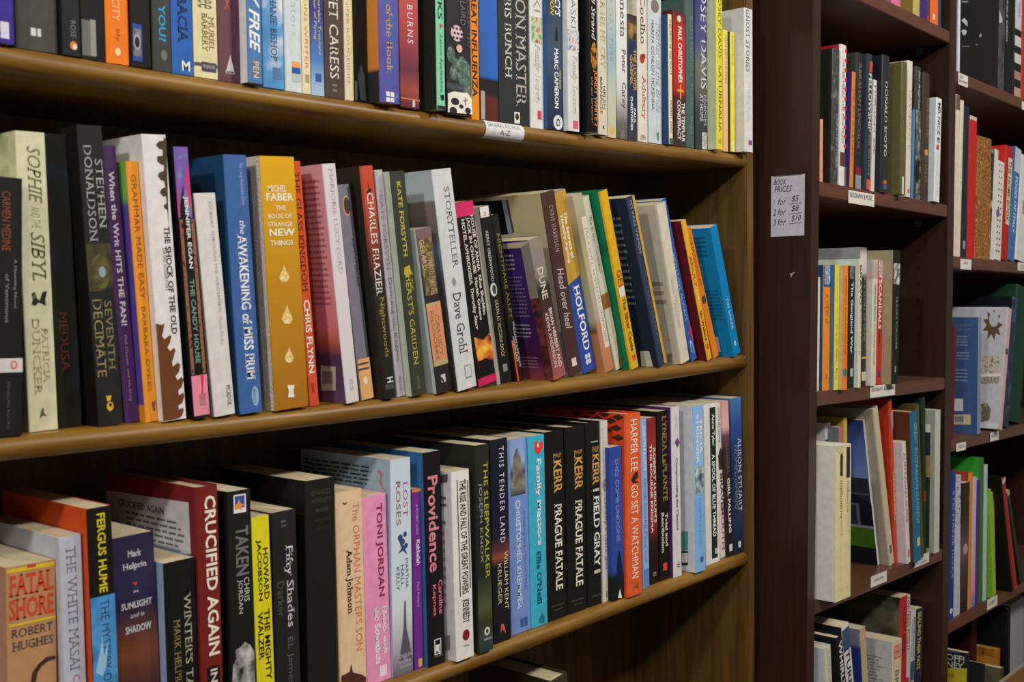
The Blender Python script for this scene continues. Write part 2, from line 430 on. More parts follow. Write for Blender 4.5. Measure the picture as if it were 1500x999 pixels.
# shelf-pin holes and two shelf pins on the inner faces
HOLE = mat('120906', .8)
def hole(xx, yy, zz, sgn):
    N = 10; V = [(xx+sgn*.0003-OX, yy-D2+.0027*math.cos(2*math.pi*i/N), zz-BOT+.0027*math.sin(2*math.pi*i/N)) for i in range(N)]
    mesh_obj('peg_hole', V, [tuple(range(N))], HOLE, dark)
PALE = mat('6b5348', .7)
for i in range(9): hole(UM0, D2+.055, Z2[3]+T2+.05+.032*i, -1)
for i in range(8): hole(UM0, D2+.055, Z2[4]+.03-.32+.032*i, -1)
for i in range(7): hole(UM0, D2+.055, Z2[5]+T2+.06+.032*i, -1)
for z in (Z2[1], Z2[2]):
    bev_box('shelf_pin', UM0-.012-OX, UM0-.0002-OX, .05, .062, z-.016-BOT, z-.001-BOT, mat('5a6a60', .3), dark, .002)
# ------------------------------------------------------------------ room
fl = bev_box('floor', -2.2, 4.2, -2.2, 1.36, -1.45, -1.4, wood('floor_boards', '4a3524', '5d4630', 4, 10), None, 0); fl['kind'] = 'structure'
wl_ = bev_box('wall_back', -2.2, 4.2, 1.3, 1.36, -1.4, 1.32, mat('8a8478', .8), None, 0); wl_['kind'] = 'structure'
ce = bev_box('ceiling', -2.2, 4.2, -2.2, 1.36, 1.32, 1.38, mat('c8c4ba', .9), None, 0); ce['kind'] = 'structure'
# ------------------------------------------------------------------ rows of books
def pyof(row):
    def f(px):
        R = ROWS[row]; lo, hi = -600, 2200
        for _ in range(40):
            mid = (lo+hi)/2; q = toloc(at(px, mid, R['Y']+.01), R['fr'])
            if q.z > SHELF[row](q.x): lo = mid
            else: hi = mid
        return lo
    return f
ROWS = {}
TG = dict(T=(.008, -.014), M=(.028, .0), L=(.014, -.002), Z=(.02, 0))
for q in 'ABCEFPQRSU': TG[q] = (.008, -.012)
def row(key, fr, name, zf, gain):
    ROWS[key] = dict(fr=fr, Y=D if fr == 'oak' else D2, name=name, grp=name+(' of the oak bookcase' if fr == 'oak' else ' of the dark bookcase'),
                     gain=gain, tgt=TG[key][0], mn=TG[key][1], dmax=.216 if fr == 'oak' else .258, yb=None)
    SHELF[key] = zf; ROWS[key]['yb'] = pyof(key)
row('T', 'oak', 'top shelf', lambda X: LEV[0]-sag(0, X), GT)
row('M', 'oak', 'middle shelf', lambda X: LEV[1]-sag(1, X), GM)
row('L', 'oak', 'lower shelf', lambda X: LEV[2]-sag(2, X), GL)
row('Z', 'oak', 'bottom shelf', lambda X: LEV[3]-sag(3, X), GL)
for key, nm, i in (('A', 'dark bay shelf one', 1), ('B', 'dark bay shelf two', 2), ('C', 'dark bay shelf three', 3), ('E', 'dark bay shelf four', 4), ('F', 'dark bay shelf five', 5)):
    row(key, 'dark', nm, lambda X, i=i: Z2[i]+T2, GB)
for key, nm, i in (('P', 'far bay shelf one', 1), ('Q', 'far bay shelf two', 2), ('R', 'far bay shelf three', 3), ('S', 'far bay shelf four', 4), ('U', 'far bay shelf five', 5)):
    row(key, 'dark', nm, lambda X, i=i: Z3[i]+T2, GB)
# ================================================================== top shelf of the oak bookcase
B = lambda *a, **k: book('T', *a, **k)
B('violet paperback with white mark at the frame edge', 'violet paperback', '3a2a8c', (-20, 22), [p(27, 52, .5, .8, 'd8d4e4', 'publisher_mark')], h=.2, y=.0)
B('wide charcoal grey hardback with small white mark', 'charcoal hardback', '45453f', (23, 87), [p(36, 48, .35, .47, 'd8d8d0', 'publisher_mark'), p(36, 48, .5, .58, 'd8d8d0', 'publisher_mark')], h=.22, hard=True)
B('black paperback with orange and white dot low down', 'black dotted paperback', '1c1f22', (92, 119), [t('ROSE', 27, 52, .45, .75, '77797a'), el(64, .6, 6.5, .2, 'd9823c'), el(66, .66, 4, .12, 'e8e0d8')], h=.2)
B('black book with grey photograph low on spine', 'black photo book', '0f1013', (119, 155), [p(27, 80, .05, .6, 'hgrad:3a3e36,8d9188'), p(25, 79, .4, .62, '8f938c'), ], h=.21)
B('bright orange paperback with faint pale lettering', 'bright orange paperback', 'ee7a15', (156, 190), [t('CITY', -6, 27, .3, .62, 'f0c090'), t('bly', 39, 57, .38, .62, '8a4a14'), el(73, .5, 6, .12, 'f3d9a8')], h=.2, right='c85a0a')
B('black paperback with blue bordered picture', 'black picture paperback', '101114', (193, 222), [p(33, 88, .08, .55, '2c4aa0'), p(40, 81, .1, .5, 'mott:14161c,8a8d92:90'), el(60, .3, 12, .18, 'a0a2a6', 'spine_picture'), el(60, .3, 8, .12, '1a1c20', 'spine_picture')], h=.2)
B('dark grey green paperback with cyan lettering', 'cyan lettered paperback', '3a3f3a', (224, 252), [t('YOU?', 3, 58, .35, .72, '2f9fd0', 'b'), el(78, .6, 8, .16, '6d736b')], h=.21)
B('blue paperback with navy title and white capital letter', 'royal blue paperback', '2b62b4', (252, 284), [t('BACIA', -10, 60, .3, .75, '17305f', 'b'), hh('M', 86, 101, .45, .82, 'e8e8e4', 'b')], h=.2)
B('cream paperback with red brown lettering and dark band', 'cream banded paperback', 'ddd2a4', (285, 320), [t('MURIEL', 19, 70, .62, .85, '8a5a40'), t('BARBERY', 16, 73, .35, .58, '8a5a40'), t('ee', -6, 8, .2, .8, '6d6a62'), p(90, 95, 0, 1, '5a4a6a'), p(88, 102, .3, .9, '4d4058', 'publisher_mark'), t('EUROPA', 92, 97, .35, .85, 'cfc9b4')], h=.2)
B('dusty plum paperback with pale triangular mark', 'plum paperback', '64404e', (321, 352), [p(-40, 117, .62, 1, '4a2a3c'), t('X', -8, 12, .35, .55, 'c06040'), po([(337, 80), (343, 105), (331, 104)], 'c9bdc0', 'publisher_mark'), t('ALLEN', 100, 106, .3, .75, 'c9bdc0')], h=.2)
B('white and steel blue paperback with bold slanted title', 'steel blue paperback', '4a7ab4', (364, 385), [t('FLY FREE', -42, 74, .15, .85, 'f2f2ee', 'bi'), p(86, 112, .3, .8, '7a6a5c'), t('PEN', 88, 112, .35, .75, 'd8d4cc')], h=.2, left='d8dce0')
B('sky blue paperback with white clouds and dark author', 'cloud paperback', 'mott:3f84c4,5a9ad2,e4e2e4:28', (386, 417), [t('STEPHANIE BISHOP', -40, 86, .38, .68, '3c4868'), p(96, 113, .45, .85, '5a7aa8', 'publisher_mark')], h=.2)
B('pale silver paperback with orange and blue flag mark', 'pale flag paperback', 'ccd6da', (418, 443), [t('Waters', -30, 50, .4, .8, 'aeb8bc', 'l'), p(87, 96, .4, .9, 'e89a60', 'publisher_mark'), p(96, 105, .4, .9, '2a58a8', 'publisher_mark'), p(107, 117, .4, .9, 'b8c0c4')], h=.2)
B('cream slim paperback with faded orange lettering', 'orange lettered slim book', 'e2d6b0', (444, 456), [t('LESSONS WRITER', -40, 100, .3, .7, 'd8804a'), p(108, 120, .3, .8, 'a89c80', 'publisher_mark')], h=.2)
B('navy paperback with yellow lettering over bright clouds', 'navy cloud paperback', 'grad:2a2c74,343a86,4a78c0,a8c4dc:0,.6,.82,1', (457, 476), [t('Incomparable Treasure', -35, 78, .52, .78, 'd8c878'), t('the Fear of Flying', -30, 56, .2, .46, 'd8c878'), p(106, 118, .3, .75, '33549a', 'publisher_mark')], h=.2)
B('dark brown paperback with large cream serif title', 'chocolate brown paperback', '4c3a36', (477, 505), [t('SWEET CARESS', -50, 113, .25, .72, 'ddd6c8'), t('II', 121, 132, .35, .6, '8a7a74')], h=.2)
B('cream paperback with thin red lettering', 'cream red lettered paperback', 'd8cfb0', (506, 518), [t('JENNIFER ROUGHING', -30, 120, .2, .6, 'b86a50', 'l'), p(-60, 150, .86, 1, 'd4cc60')], h=.2)
B('glossy black paperback with grey towers', 'glossy black paperback', '17191a', (519, 540), [po([(528, 146), (524, 112), (529, 94), (534, 112), (536, 148)], '3f4644'), p(118, 146, .05, .2, '50585a')], h=.2, rough=.15)
B('violet blue paperback with gold lettering and window mark', 'violet blue paperback', 'mott:4a4698,55529f,3a5aa8:30', (557, 586), [t('People of the Book', -62, 104, .25, .68, 'c4a060'), p(132, 147, .3, .7, 'e6e6e8', 'publisher_mark'), p(132, 147, .48, .52, '4a4698', 'publisher_mark'), p(139, 140.5, .3, .7, '4a4698', 'publisher_mark'), po([(562, 156), (572, 150), (583, 138), (583, 140), (572, 153)], '6ab0d0')], h=.22, left='grad:d08a3c,c47a34,2a2a2c,242428:0,.84,.86,1')
B('sunset red and maroon paperback with white author', 'sunset paperback', 'grad:d05a50,b04848,6a2a40,a04a3c,5a2438:0,.55,.8,.9,1', (587, 615), [t('ANNA BURNS', -60, 60, .4, .7, 'e8dcd8', 's'), p(144, 154, .62, .74, 'd8c8c8', 'publisher_mark'), p(142, 144, 0, 1, 'd87a48')], h=.2)
B('black book with narrow mint green spine', 'mint spine book', '7fcba4', (641, 653), [t('STICKS', -50, 27, .2, .75, '20302a', 'b'), t('Ashton Applewhite', 48, 134, .3, .7, '3a5a4c'), po([(644, 34), (649, 38), (644, 43)], 'b8405a', 'publisher_mark'), po([(645, 139), (650, 143), (650, 139), (645, 147), (650, 147), (645, 143)], '20302a', 'publisher_mark'), p(154, 170, 0, 1, '23241f')], h=.2, left='23241f')
cact = [p(112, 162, 0, 1, 'str:23262c,4a5058:26:5')]
for cx_, cy_, rx_, ry_ in ((661, 78, .16, 12), (668, 92, .14, 10), (677, 88, .16, 11), (684, 96, .14, 12), (664, 104, .16, 11), (676, 108, .16, 12), (686, 112, .12, 12), (683, 125, .14, 13), (688, 138, .1, 12)):
    cact.append(el(cy_, (cx_-654)/37, ry_, rx_, 'mott:5f7f70,3f5a50,88a090:120', 'spine_picture'))
cact += [el(45, .42, 12, .24, 'd8b8c0', 'spine_picture')]
for a_ in range(9): cact.append(el(38+(a_//3)*7, .28+(a_ % 3)*.14+(.05 if (a_//3) % 2 else 0), 1.8, .045, '2a2830', 'spine_picture'))
cact += [el(67, .5, 6, .12, 'd8a8a0', 'spine_picture'), po([(655, 137), (664, 134), (676, 136), (684, 136), (690, 146), (691, 168), (655, 173)], 'e6e4d4')]
for cx_, cy_, rx_, ry_ in ((665, 147, .17, 5.5), (674, 153, .09, 3.2), (662, 161, .15, 5.5), (684, 158, .12, 5), (677, 166, .14, 3)): cact.append(el(cy_, (cx_-654)/37, ry_, rx_, '2a2634', 'spine_picture'))
cact += [po([(680, 143), (681, 143), (681, 155), (680, 155)], '3a3a40'), po([(677, 148), (684, 146), (684, 147), (677, 149)], '3a3a40'), t('LAIRD', -4, 31, .55, .75, '77777c', 'l'), t('ONCE COLLECTED', -50, 62, .82, .96, '67676c', 'l')]
B('black hardback with cactus and spotted skirt drawings', 'cactus hardback', '222126', (655, 691), cact, h=.22)
B('vivid orange slim paperback with bold black title', 'vivid orange paperback', 'f08c14', (691, 703), [t('THE GREAT INFLUENZA', -62, 141, .12, .78, '2a1c10', 'b')], h=.2, y=.012)
B('blue over black paperback with dark red foot', 'blue black red paperback', 'grad:2a5cb4,2c62ba,1c1a1c,241c1c,5a2424,5a2424:0,.74,.76,.84,.86,1', (704, 731), [p(132, 174, .03, .24, 'a8a8a4', 'price_sticker')], h=.2)
B('wide black paperback with tall silver serif title', 'silver lettered black paperback', '2c2e2e', (732, 776), [t('DRAGON MASTER', -90, 151, .55, .9, 'b0aea8'), t('CHRIS BUNCH', -40, 111, .2, .42, 'd0cec8'), p(160, 177, .48, .66, 'e2ddd4', 'publisher_mark'), el(167, .57, 5, .06, '2c2e2e')], h=.2)
B('white paperback with small garden picture near top', 'garden picture paperback', 'd8d8d4', (778, 797), [t('SKI', -20, 14, .3, .8, '8a8a8e'), p(22, 60, .1, .95, 'mott:6a9a4c,c8d0b0,b05a48:120'), t('Family Secrets', 62, 150, .25, .75, 'b4b0b4', 'il'), p(160, 173, .5, .8, 'd04858', 'publisher_mark')], h=.22)
B('midnight blue thriller with lone figure and white author', 'midnight blue thriller', 'grad:1a2030,3c5068,2c3c5c,1e2848:0,.5,.72,1', (803, 826), [t("CLANCY'S", -40, 19, .5, .85, 'e8e8ea', 'bi'), t('PATRION', -34, 20, .2, .45, 'd8b040', 'bi'), po([(814, 40), (816, 40), (817, 60), (813, 60)], '141820'), t('MARC CAMERON', 68, 156, .42, .68, 'f0f0f0', 'b'), t('WRITTEN BY', 98, 127, .72, .82, 'd8c050', 'b'), el(177, .62, 11, .3, 'd8dce0'), t('G', 171, 183, .5, .75, '2a3048', 'b')], h=.2, left='27508a')
B('white paperback with blue seascape and pink mark', 'seascape paperback', 'd6d6d2', (833, 849), [t('PULASKI', -40, 38, .3, .75, '6a6a78', 'l'), p(42, 72, 0, 1, 'mott:3f78b0,dcdcdc,c85a5a:140'), t('Family Secrets', 78, 166, .3, .8, 'a8a8b0', 'il'), p(175, 187, .4, .85, 'd85a78', 'publisher_mark')], h=.22, left='b9c2ca')
B('black book with orange sunflower face and lettering', 'sunflower black book', '1a1618', (866, 876), [t('Rusell Strand', -40, 57, .2, .75, 'e8e4e0', 'i'), el(80, .5, 20, .46, 'mott:e0902c,4a2c14:200', 'spine_picture'), el(78, .35, 4, .13, '2a1810', 'spine_picture'), el(78, .68, 4, .13, '2a1810', 'spine_picture'), t('JUNDY WHITE 2', 101, 184, .35, .95, 'e07c24', 'b'), t('and and Drummer', 112, 180, .05, .3, '9a9490')], h=.2, left='101114', rough=.25)
B('cream paperback with gold capitals and small black author', 'gold capitals paperback', 'd8d0ba', (877, 890), [t('HER SEE ME CRY', -20, 98, .3, .8, 'b0a074'), t('HELEN', 124, 158, .55, .8, '3a3a3a'), t('BARNACLE', 112, 166, .2, .45, '3a3a3a'), po([(883, 184), (885, 184), (884.5, 190), (883, 188)], '3a3a4a', 'publisher_mark')], h=.22)
B('pale aqua watercolour paperback with tan lettering', 'pale aqua paperback', 'grad:9ab8c0,b4c4c4,8cb4c4,c0c8b4,c8c49a', (891, 903), [t('RIVER DAY TIME', -40, 88, .25, .65, 'b4a888', 'l'), el(190, .5, 5, .3, 'd0b858')], h=.22)
B('white to grey paperback with spaced dark lettering', 'white to grey paperback', 'grad:dcdcda,d8d8d6,c8c8c6,6c6864,54504c:0,.6,.72,.9,1', (904, 920), [t('Amnesia', -40, 52, .35, .85, '5a4a56'), t('Peter   Carey', 69, 158, .35, .85, '4c4a50'), t('FABER', 190, 204, .3, .7, '9a9690')], h=.22)
B('short midnight blue paperback with gold title lines', 'gold titled blue paperback', 'grad:201e20,6a5638,26304c,2a3454,3c3c40:0,.12,.22,.8,1', (920, 20, 921, 934, 205), [p(33, 56, .05, .95, 'mott:a88448,3a3030:90'), t('THE LUCIFER', 70, 131, .55, .9, 'c09a54', 'b'), t('GOSPEL', 79, 124, .18, .45, 'c09a54', 'b'), t('PAUL', 157, 180, .55, .78, 'e8e8e8', 'b'), t('CHRISTOPHER', 140, 191, .2, .45, 'e8e8e8', 'b')])
B('cream white paperback with red title and red blossom', 'red title white paperback', 'd8d2c2', (935, 949), [t('Paulo Coelho', -70, 62, .3, .8, '34343c'), el(84, .45, 7, .26, 'c0342c', 'spine_picture'), el(80, .62, 4, .18, '8a2a20', 'spine_picture'), t('Adultery', 108, 174, .35, .8, 'cc4a44'), t('HARPER', 196, 204, .2, .8, 'a8a090')], h=.22)
B('pale ice blue paperback with thin grey handwriting title', 'ice blue paperback', 'c4ccd4', (951, 970), [el(6, .5, 10, .3, '7a7068', 'spine_picture'), t('Mother of the Bride', 30, 162, .55, .9, '8a9098', 'il'), t('MARITA CONLON MCKENNA', 27, 160, .2, .42, '5c6470'), po([(961, 192), (963, 196), (965, 192), (965, 206), (963, 206)], '4a8a5a', 'publisher_mark')], h=.22)
B('slim cream paperback with navy cover and black capitals', 'slim navy cream paperback', 'e0d8ac', (978, 20, 980, 986, 200), [t('THIS MUST BE THE PLACE', 27, 109, .25, .75, '3c3a34'), t('MORRELL CODY', 146, 196, .25, .75, '3c3a34'), p(202, 220, 0, 1, '555a50')], left='24406a')
B('red and black thriller with gold cross', 'red gold cross thriller', 'grad:5a2424,c02c28,b82a28,4c2426,3c3436:0,.18,.58,.64,1', (986, 14, 988, 1005, 213), [el(25, .5, 5, .18, 'd8c8c0'), t('PAUL CHRISTOPHER', 36, 120, .38, .72, 'ece6e0', 'b'), p(129, 132.5, .28, .82, 'd8a830', 'spine_picture'), p(122, 143, .5, .6, 'd8a830', 'spine_picture'), t('THE TEMPLAR', 148, 206, .62, .9, 'e4dcd8', 'b'), t('CONSPIRACY', 145, 204, .25, .55, 'e4dcd8', 'b')])
B('slate teal hardback with faint green lettering', 'slate teal hardback', '47605f', (1006, 1018), [t('RUTH RENDELL  Thirteen Steps', 22, 195, .4, .75, '7a9490', 'l')], h=.215, hard=True)
B('misty grey and violet paperback with large silver author', 'misty violet paperback', 'grad:3a3870,4a5080,6a6c60,5c5c58,3c4044,34383c:0,.3,.45,.62,.75,1', (1020, 1037), [t('LINDSEY DAVIS', -60, 128, .42, .92, 'c8ccd0'), t('ENEMIES', 136, 182, .65, .92, 'b0b4b4'), t('AT HOME', 136, 176, .3, .6, 'c8ccd0'), p(192, 217, .5, .9, 'd0ccc4', 'publisher_mark'), t('hodder', 194, 215, .6, .85, '3a3c40')], h=.22)
B('yellow paperback with sage cover and dark capitals', 'yellow and sage paperback', 'dcd03c', (1050, 1059), [t('LINDSEY DAVIS  SATURNALIA', -30, 194, .35, .8, '5c5a20'), el(206, .5, 4, .3, 'b0a838')], h=.22, left='a9b294')
B('peach slim paperback with small brown capitals', 'peach slim paperback', 'grad:e4dc60,ecc480,f0b478', (1059, 43, 1060, 1067, 226), [t('MAKE LEFT THE BRIDE', 50, 122, .4, .75, '9a6a3c')])
B('lemon yellow slim paperback with navy edge', 'lemon yellow paperback', 'e4d432', (1070, 46, 1071, 1077, 227), [t('Somewhere', 52, 94, .3, .7, '9a9030'), p(206, 224, .35, .65, 'f0ecc0', 'publisher_mark')], left='1c3c58')
B('short lilac grey paperback beside the tall white one', 'lilac grey paperback', 'c0b8ba', (1078, 52, 1079, 1090, 228), [], y=-.002)
B('white paperback with small grey capitals at the shelf end', 'white end paperback', 'd4d4d4', (1091, 1103), [t('GHOST STORIES', 12, 104, .2, .6, '55555c'), t('Hillmal Powel', 130, 176, .35, .65, 'b4b4bc', 'l'), p(204, 211, .45, .65, 'c0405a', 'publisher_mark'), p(204, 211, .66, .86, '3a68a8', 'publisher_mark')], h=.215, y=-.014)
PREV['T']['short'] = 'white end paperback'
# ================================================================== middle shelf of the oak bookcase
B = lambda *a, **k: book('M', *a, **k)
B('black paperback with orange title and white band', 'black banded paperback', '1b1b1d', (-14, 257, -14, 33, 636), [t('CARMEN MEDINE', 278, 366, .35, .62, '8a4a22'), t('A Haunting Novel', 378, 450, .7, .82, '8a8c90'), t('of Venomous', 400, 472, .45, .58, '8a8c90'), p(525, 546, 0, 1, 'c9c4c0'), el(535, .72, 6.5, .11, 'd0663c'), el(535, .72, 4, .06, 'c9c4c0'), t('PENGUIN BOOKS', 560, 630, .5, .6, '55565a')], y=.004)
B('wide cream paperback with dark script title and butterfly', 'wide cream paperback', 'cfcdab', (22, 191, 43, 86, 634), [t('SOPHIE', 212, 296, .35, .8, '6a6a4c', 'i'), t('AND THE', 300, 333, .4, .7, 'a0a080', 'i'), t('SIBYL', 338, 410, .35, .82, '6a6a4c', 'i'), po([(46, 430), (51, 428), (54, 437), (58, 440), (62, 428), (69, 426), (66, 438), (67, 448), (60, 444), (56, 443), (52, 448), (46, 446), (48, 438)], '25281c'), po([(48, 432), (51, 431), (52, 437), (49, 438)], '6a6a3c'), t('PATRICIA', 480, 562, .58, .78, 'b4ac84'), t('DUNCKER', 466, 580, .25, .5, 'b0a880'), po([(60, 602), (63, 596), (64, 604), (68, 610), (63, 608), (58, 614)], '5c5f4c', 'publisher_mark')], left='mott:8a8f5a,c4c49c,70754a:18', y=.018)
B('black paperback with dark red title and olive edge', 'red titled black paperback', 'mott:1d1f18,15160f,1a2230:16', (62, 195, 86, 122, 633), [t('MEDUSA', 455, 545, .25, .6, '6a2c24')], rough=.6, y=.028)
B('tall black paperback with silver author and gold orb', 'silver author black paperback', '232320', (104, 182, 138, 182, 628), [p(355, 425, 0, 1, 'mott:232320,4a4428,1f1f1c:40'), el(396, .52, 26, .36, 'mott:3a3826,6a6238:120', 'spine_picture'), el(397, .58, 8, .14, '8a9aa8', 'spine_picture'), t('DONALDSON', 212, 352, .18, .5, 'a4a4a6'), t('STEPHEN', 231, 333, .6, .9, 'a4a4a6'), t('SEVENTH', 440, 543, .55, .84, '8a7c58'), t('DECIMATE', 437, 552, .08, .45, '94865e'), po([(155, 580), (163, 579), (161, 587), (157, 588)], 'd8a820', 'publisher_mark'), el(597, .48, 7, .14, 'd8a820'), el(595, .5, 3, .06, '232320')], left='141412')
B('deep purple paperback with white lettering', 'deep purple paperback', '4a2a5c', (147, 213, 183, 205, 621), [t('When the Writ HITS THE FAN!', 250, 476, .35, .72, 'd8d4d8', 'b'), t('Phil Deaver and his Dog', 490, 588, .4, .62, 'a898b0')])
B('short orange paperback with green and violet cover', 'grammar orange paperback', 'e08f2c', (184, 236, 214, 232, 619), [t('GRAMMAR MADE EASY', 255, 437, .3, .72, '8a5418'), t('BARBARA DYKES', 448, 574, .35, .65, '8a5c28'), po([(222, 590), (228, 586), (226, 602), (229, 598), (224, 600)], '7a4a50', 'publisher_mark')], left='grad:6aa84c,6aa84c,52449a,52449a,d08428,d08428:0,.14,.17,.93,.94,1')
def gear(cx, cy, r0, r1, n, a0, a1):
    pts = []
    for i in range(n):
        b = a0 + (a1-a0)*i/n; s_ = (a1-a0)/n
        for f_, r_ in ((0, r0), (.25, r0), (.42, r1), (.68, r1), (.85, r0)): pts.append((cx+r_*math.cos(b+s_*f_), cy+r_*math.sin(b+s_*f_)))
    return pts
gl = [(239.3, 617), (232, 476)]
teeth = [(229, 474), (231, 480), (237, 476), (241, 473), (239, 485), (237, 492), (241, 497), (248, 491), (251, 492), (249, 502), (245, 509), (249, 514), (255, 509), (257, 513), (254, 524), (252, 531), (253, 537), (260, 531), (264, 534), (262, 545), (257, 551), (260, 557), (266, 552), (269, 556), (266, 567), (261, 572), (262, 579), (268, 575), (270, 580), (267, 590), (261, 594), (262, 600), (268, 597), (269, 602), (266, 610), (260, 614), (259, 619)]
top_t = [(240, 206), (233, 207), (228, 212), (233, 218), (238, 219), (238, 228), (230, 229), (230, 236), (236, 241), (240, 242), (240, 250), (233, 253), (231, 258), (236, 264), (240, 265), (242, 274), (236, 277), (234, 282), (239, 288), (243, 287), (244, 298), (240, 300), (240, 304), (245, 308), (246, 320)]
B('white hardback with brown toothed wheel and black capitals', 'brown wheel white hardback', 'dcd8da', (207, 196, 239, 274, 616), [po([(238.5, 618.5), (227, 474)]+teeth[2:-1]+[(262, 618.5)], '6a3f24'), po([(247, 330)]+top_t[::-1]+[(239, 200), (247, 205)], '4a3a28'), t('THE SHOCK OF THE OLD', 330, 490, .62, .86, '2c2c2c', 'b'), t('DAVID EDGERTON', 362, 424, .5, .62, '8a5a48')], left='d6d2d8')
B('black paperback with violet swirl and pink foot', 'violet swirl paperback', '1c1614', (253, 214, 284, 307, 607), [po([(253.5, 214.5), (274, 214.5), (282, 320), (272, 315), (268, 270), (262, 310), (258, 290)], 'mott:6a509a,6a58b0,7a54a4,58a0b0:45'), po([(275, 236), (281, 315), (276, 300), (271, 262)], 'c83c6c'), po([(258, 290), (262, 262), (264, 318), (260, 320)], 'b84890'), p(320, 548, .04, .24, 'mott:2a1a18,a05a4c,8a6a3c,5a3050:200'), p(320, 548, .76, .96, 'mott:2a1a18,a05a4c,8a6a3c,5a3050:200'), t('JENNIFER EGAN', 286, 392, .36, .68, 'd8dcd8', 'b'), t('THE CANDY HOUSE', 408, 532, .36, .66, '6a9a8a', 'b'), p(550, 610, 0, 1, 'e08a9c'), po([(293, 550), (298, 549), (297, 575), (293, 595), (295, 570)], 'd0304c'), p(578, 596, .4, .8, 'b8707c', 'publisher_mark')], left='0e0d0e')
B('short white paperback with fine grey capitals', 'short white paperback', 'd6d0ce', (284, 283, 314, 345, 604), [t('JOURNEY THROUGH THE WILDERNESS', 295, 458, .6, .76, '7a7676', 'l'), t('Moria Forbe', 465, 506, .6, .76, '8a8484', 'l'), t('PICADOR', 567, 598, .65, .85, '44484a')])
B('blue paperback with white old style capitals', 'old style blue paperback', '3d62a0', (327, 226, 352, 385, 603), [t('The Loving Anniversary Edition', 238, 300, .6, .82, '9ab4d8', 'i'), t('the', 322, 342, .5, .75, 'e0e4ea', 'i'), t('AWAKENING of MISS PRIM', 342, 558, .35, .78, 'dfe3e8', 'b'), el(583, .7, 15, .16, '8fb0d4'), t('abacus', 572, 594, .62, .76, '3d62a0')], left='1d4468')
fab = [t_ for t_ in (hh('MICHEL', 270, 280, .18, .72, 'e8dcc0', 'b'), hh('FABER', 282, 293, .12, .9, 'f0e8d4', 'b'), hh('THE', 300, 307, .36, .66, 'e8dcc0', 'b'), hh('BOOK OF', 312, 319, .14, .82, 'e8dcc0', 'b'), hh('STRANGE', 324, 331, .12, .82, 'e8dcc0', 'b'), hh('NEW', 334, 345, .14, .88, 'f0e8d4', 'b'), hh('THINGS', 351, 359, .14, .82, 'e8dcc0', 'b'))]
def drop(cx, cy, w, h_):
    return [(cx, cy-h_), (cx+w*.35, cy-h_*.45), (cx+w*.8, cy-h_*.02), (cx+w, cy+h_*.3), (cx+w*.8, cy+h_*.62), (cx+w*.35, cy+h_*.8), (cx-w*.35, cy+h_*.8), (cx-w*.8, cy+h_*.62), (cx-w, cy+h_*.3), (cx-w*.8, cy-h_*.02), (cx-w*.35, cy-h_*.45)]
for a_, b_, w_, h_ in ((416, 402, 7.5, 14), (420, 462, 8, 16), (423, 521, 6.5, 13)): fab.append(po(drop(a_, b_, w_, h_), 'mott:d6a62c,ecdfb4:420'))
fab.append(po([(420, 564), (431, 564), (429.5, 573), (431, 582), (421, 582), (422.5, 573)], 'e8e2d4', 'publisher_mark'))
B('thick mustard yellow paperback with white drops', 'mustard yellow paperback', 'grad:d8a412,b8841a,a06a1c', (380, 228, 403, 453, 602), fab, left='ring:c4b4ac,ddd0c8:34', gap=3)  # spine yellow blends darker towards the bottom
B('orange red paperback with dark capitals and white author', 'orange red paperback', 'd0532c', (426, 236, 454, 468, 593), [t('THE GLASS KINGDOM', 252, 426, .15, .72, '4a1c18'), t('CHRIS FLYNN', 438, 548, .15, .8, 'efe6dc', 'b'), t('text', 562, 576, .3, .6, '5a2820', 'i')])
B('pale grey paperback with pink and purple dusk cover', 'pink dusk paperback', 'hgrad:d4ccc8,d0ccd0', (472, 240, 508, 527, 590), [t('MARJORIE LUCY FORD', 247, 400, .35, .7, 'a89aa4', 'l'), t('es', 556, 574, .35, .65, 'a8a4a8'), lb(262, 450, 446, 478, 22, 'b06a7c'), lp(537, 572, 470, 492, 'b4b0a0', 'barcode_sticker')] + [lp(544, 562, 473+1.7*i, 473.9+1.7*i, '3a3836', 'barcode_lines') for i in range(9)] + [lpo([(470, 535), (492, 537), (492, 538.5), (470, 536.5)], 'b4b0a0')], left='grad:d09aa4,dc9098,e08c94,cc7880,a85a44,4c3854,60446a:0,.2,.5,.68,.75,.8,1')
B('short slate lilac paperback with oval portrait', 'slate lilac paperback', '7c7886', (492, 271, 529, 548, 588), [el(302, .62, 15, .3, 'c8a070', 'spine_picture'), el(302, .64, 12.5, .23, 'mott:2a2420,5a4438:90', 'spine_picture'), p(275, 590, .82, 1, '3a3a44'), t('PUPPETRY BALLADS', 350, 420, .7, .86, '25252c'), p(526, 590, .05, 1, 'e0a868'), p(532, 535, .05, .9, '4a4456'), p(540, 543, .05, .9, '4a4456'), el(559, .5, 6, .16, 'e8e0d0')])
B('black hardback with red orange top and gold title', 'red topped black hardback', 'grad:c04c34,b84832,8a4030,2c2622,201f1c:0,.15,.3,.48,1', (529, 243, 563, 581, 584), [po([(537, 262), (541, 275), (545, 278), (541, 283), (543, 290), (537, 282), (540, 276)], '2c2018'), t('CHARLES FRAZIER', 282, 432, .2, .72, 'e4dcd4'), t('Nightwoods', 434, 524, .3, .75, 'a08c44'), t('H', 554, 562, .35, .85, 'd8d8d0', 'b'), p(564, 572, .15, .85, '4a4a44', 'publisher_mark')], left='2c2823', hard=True)
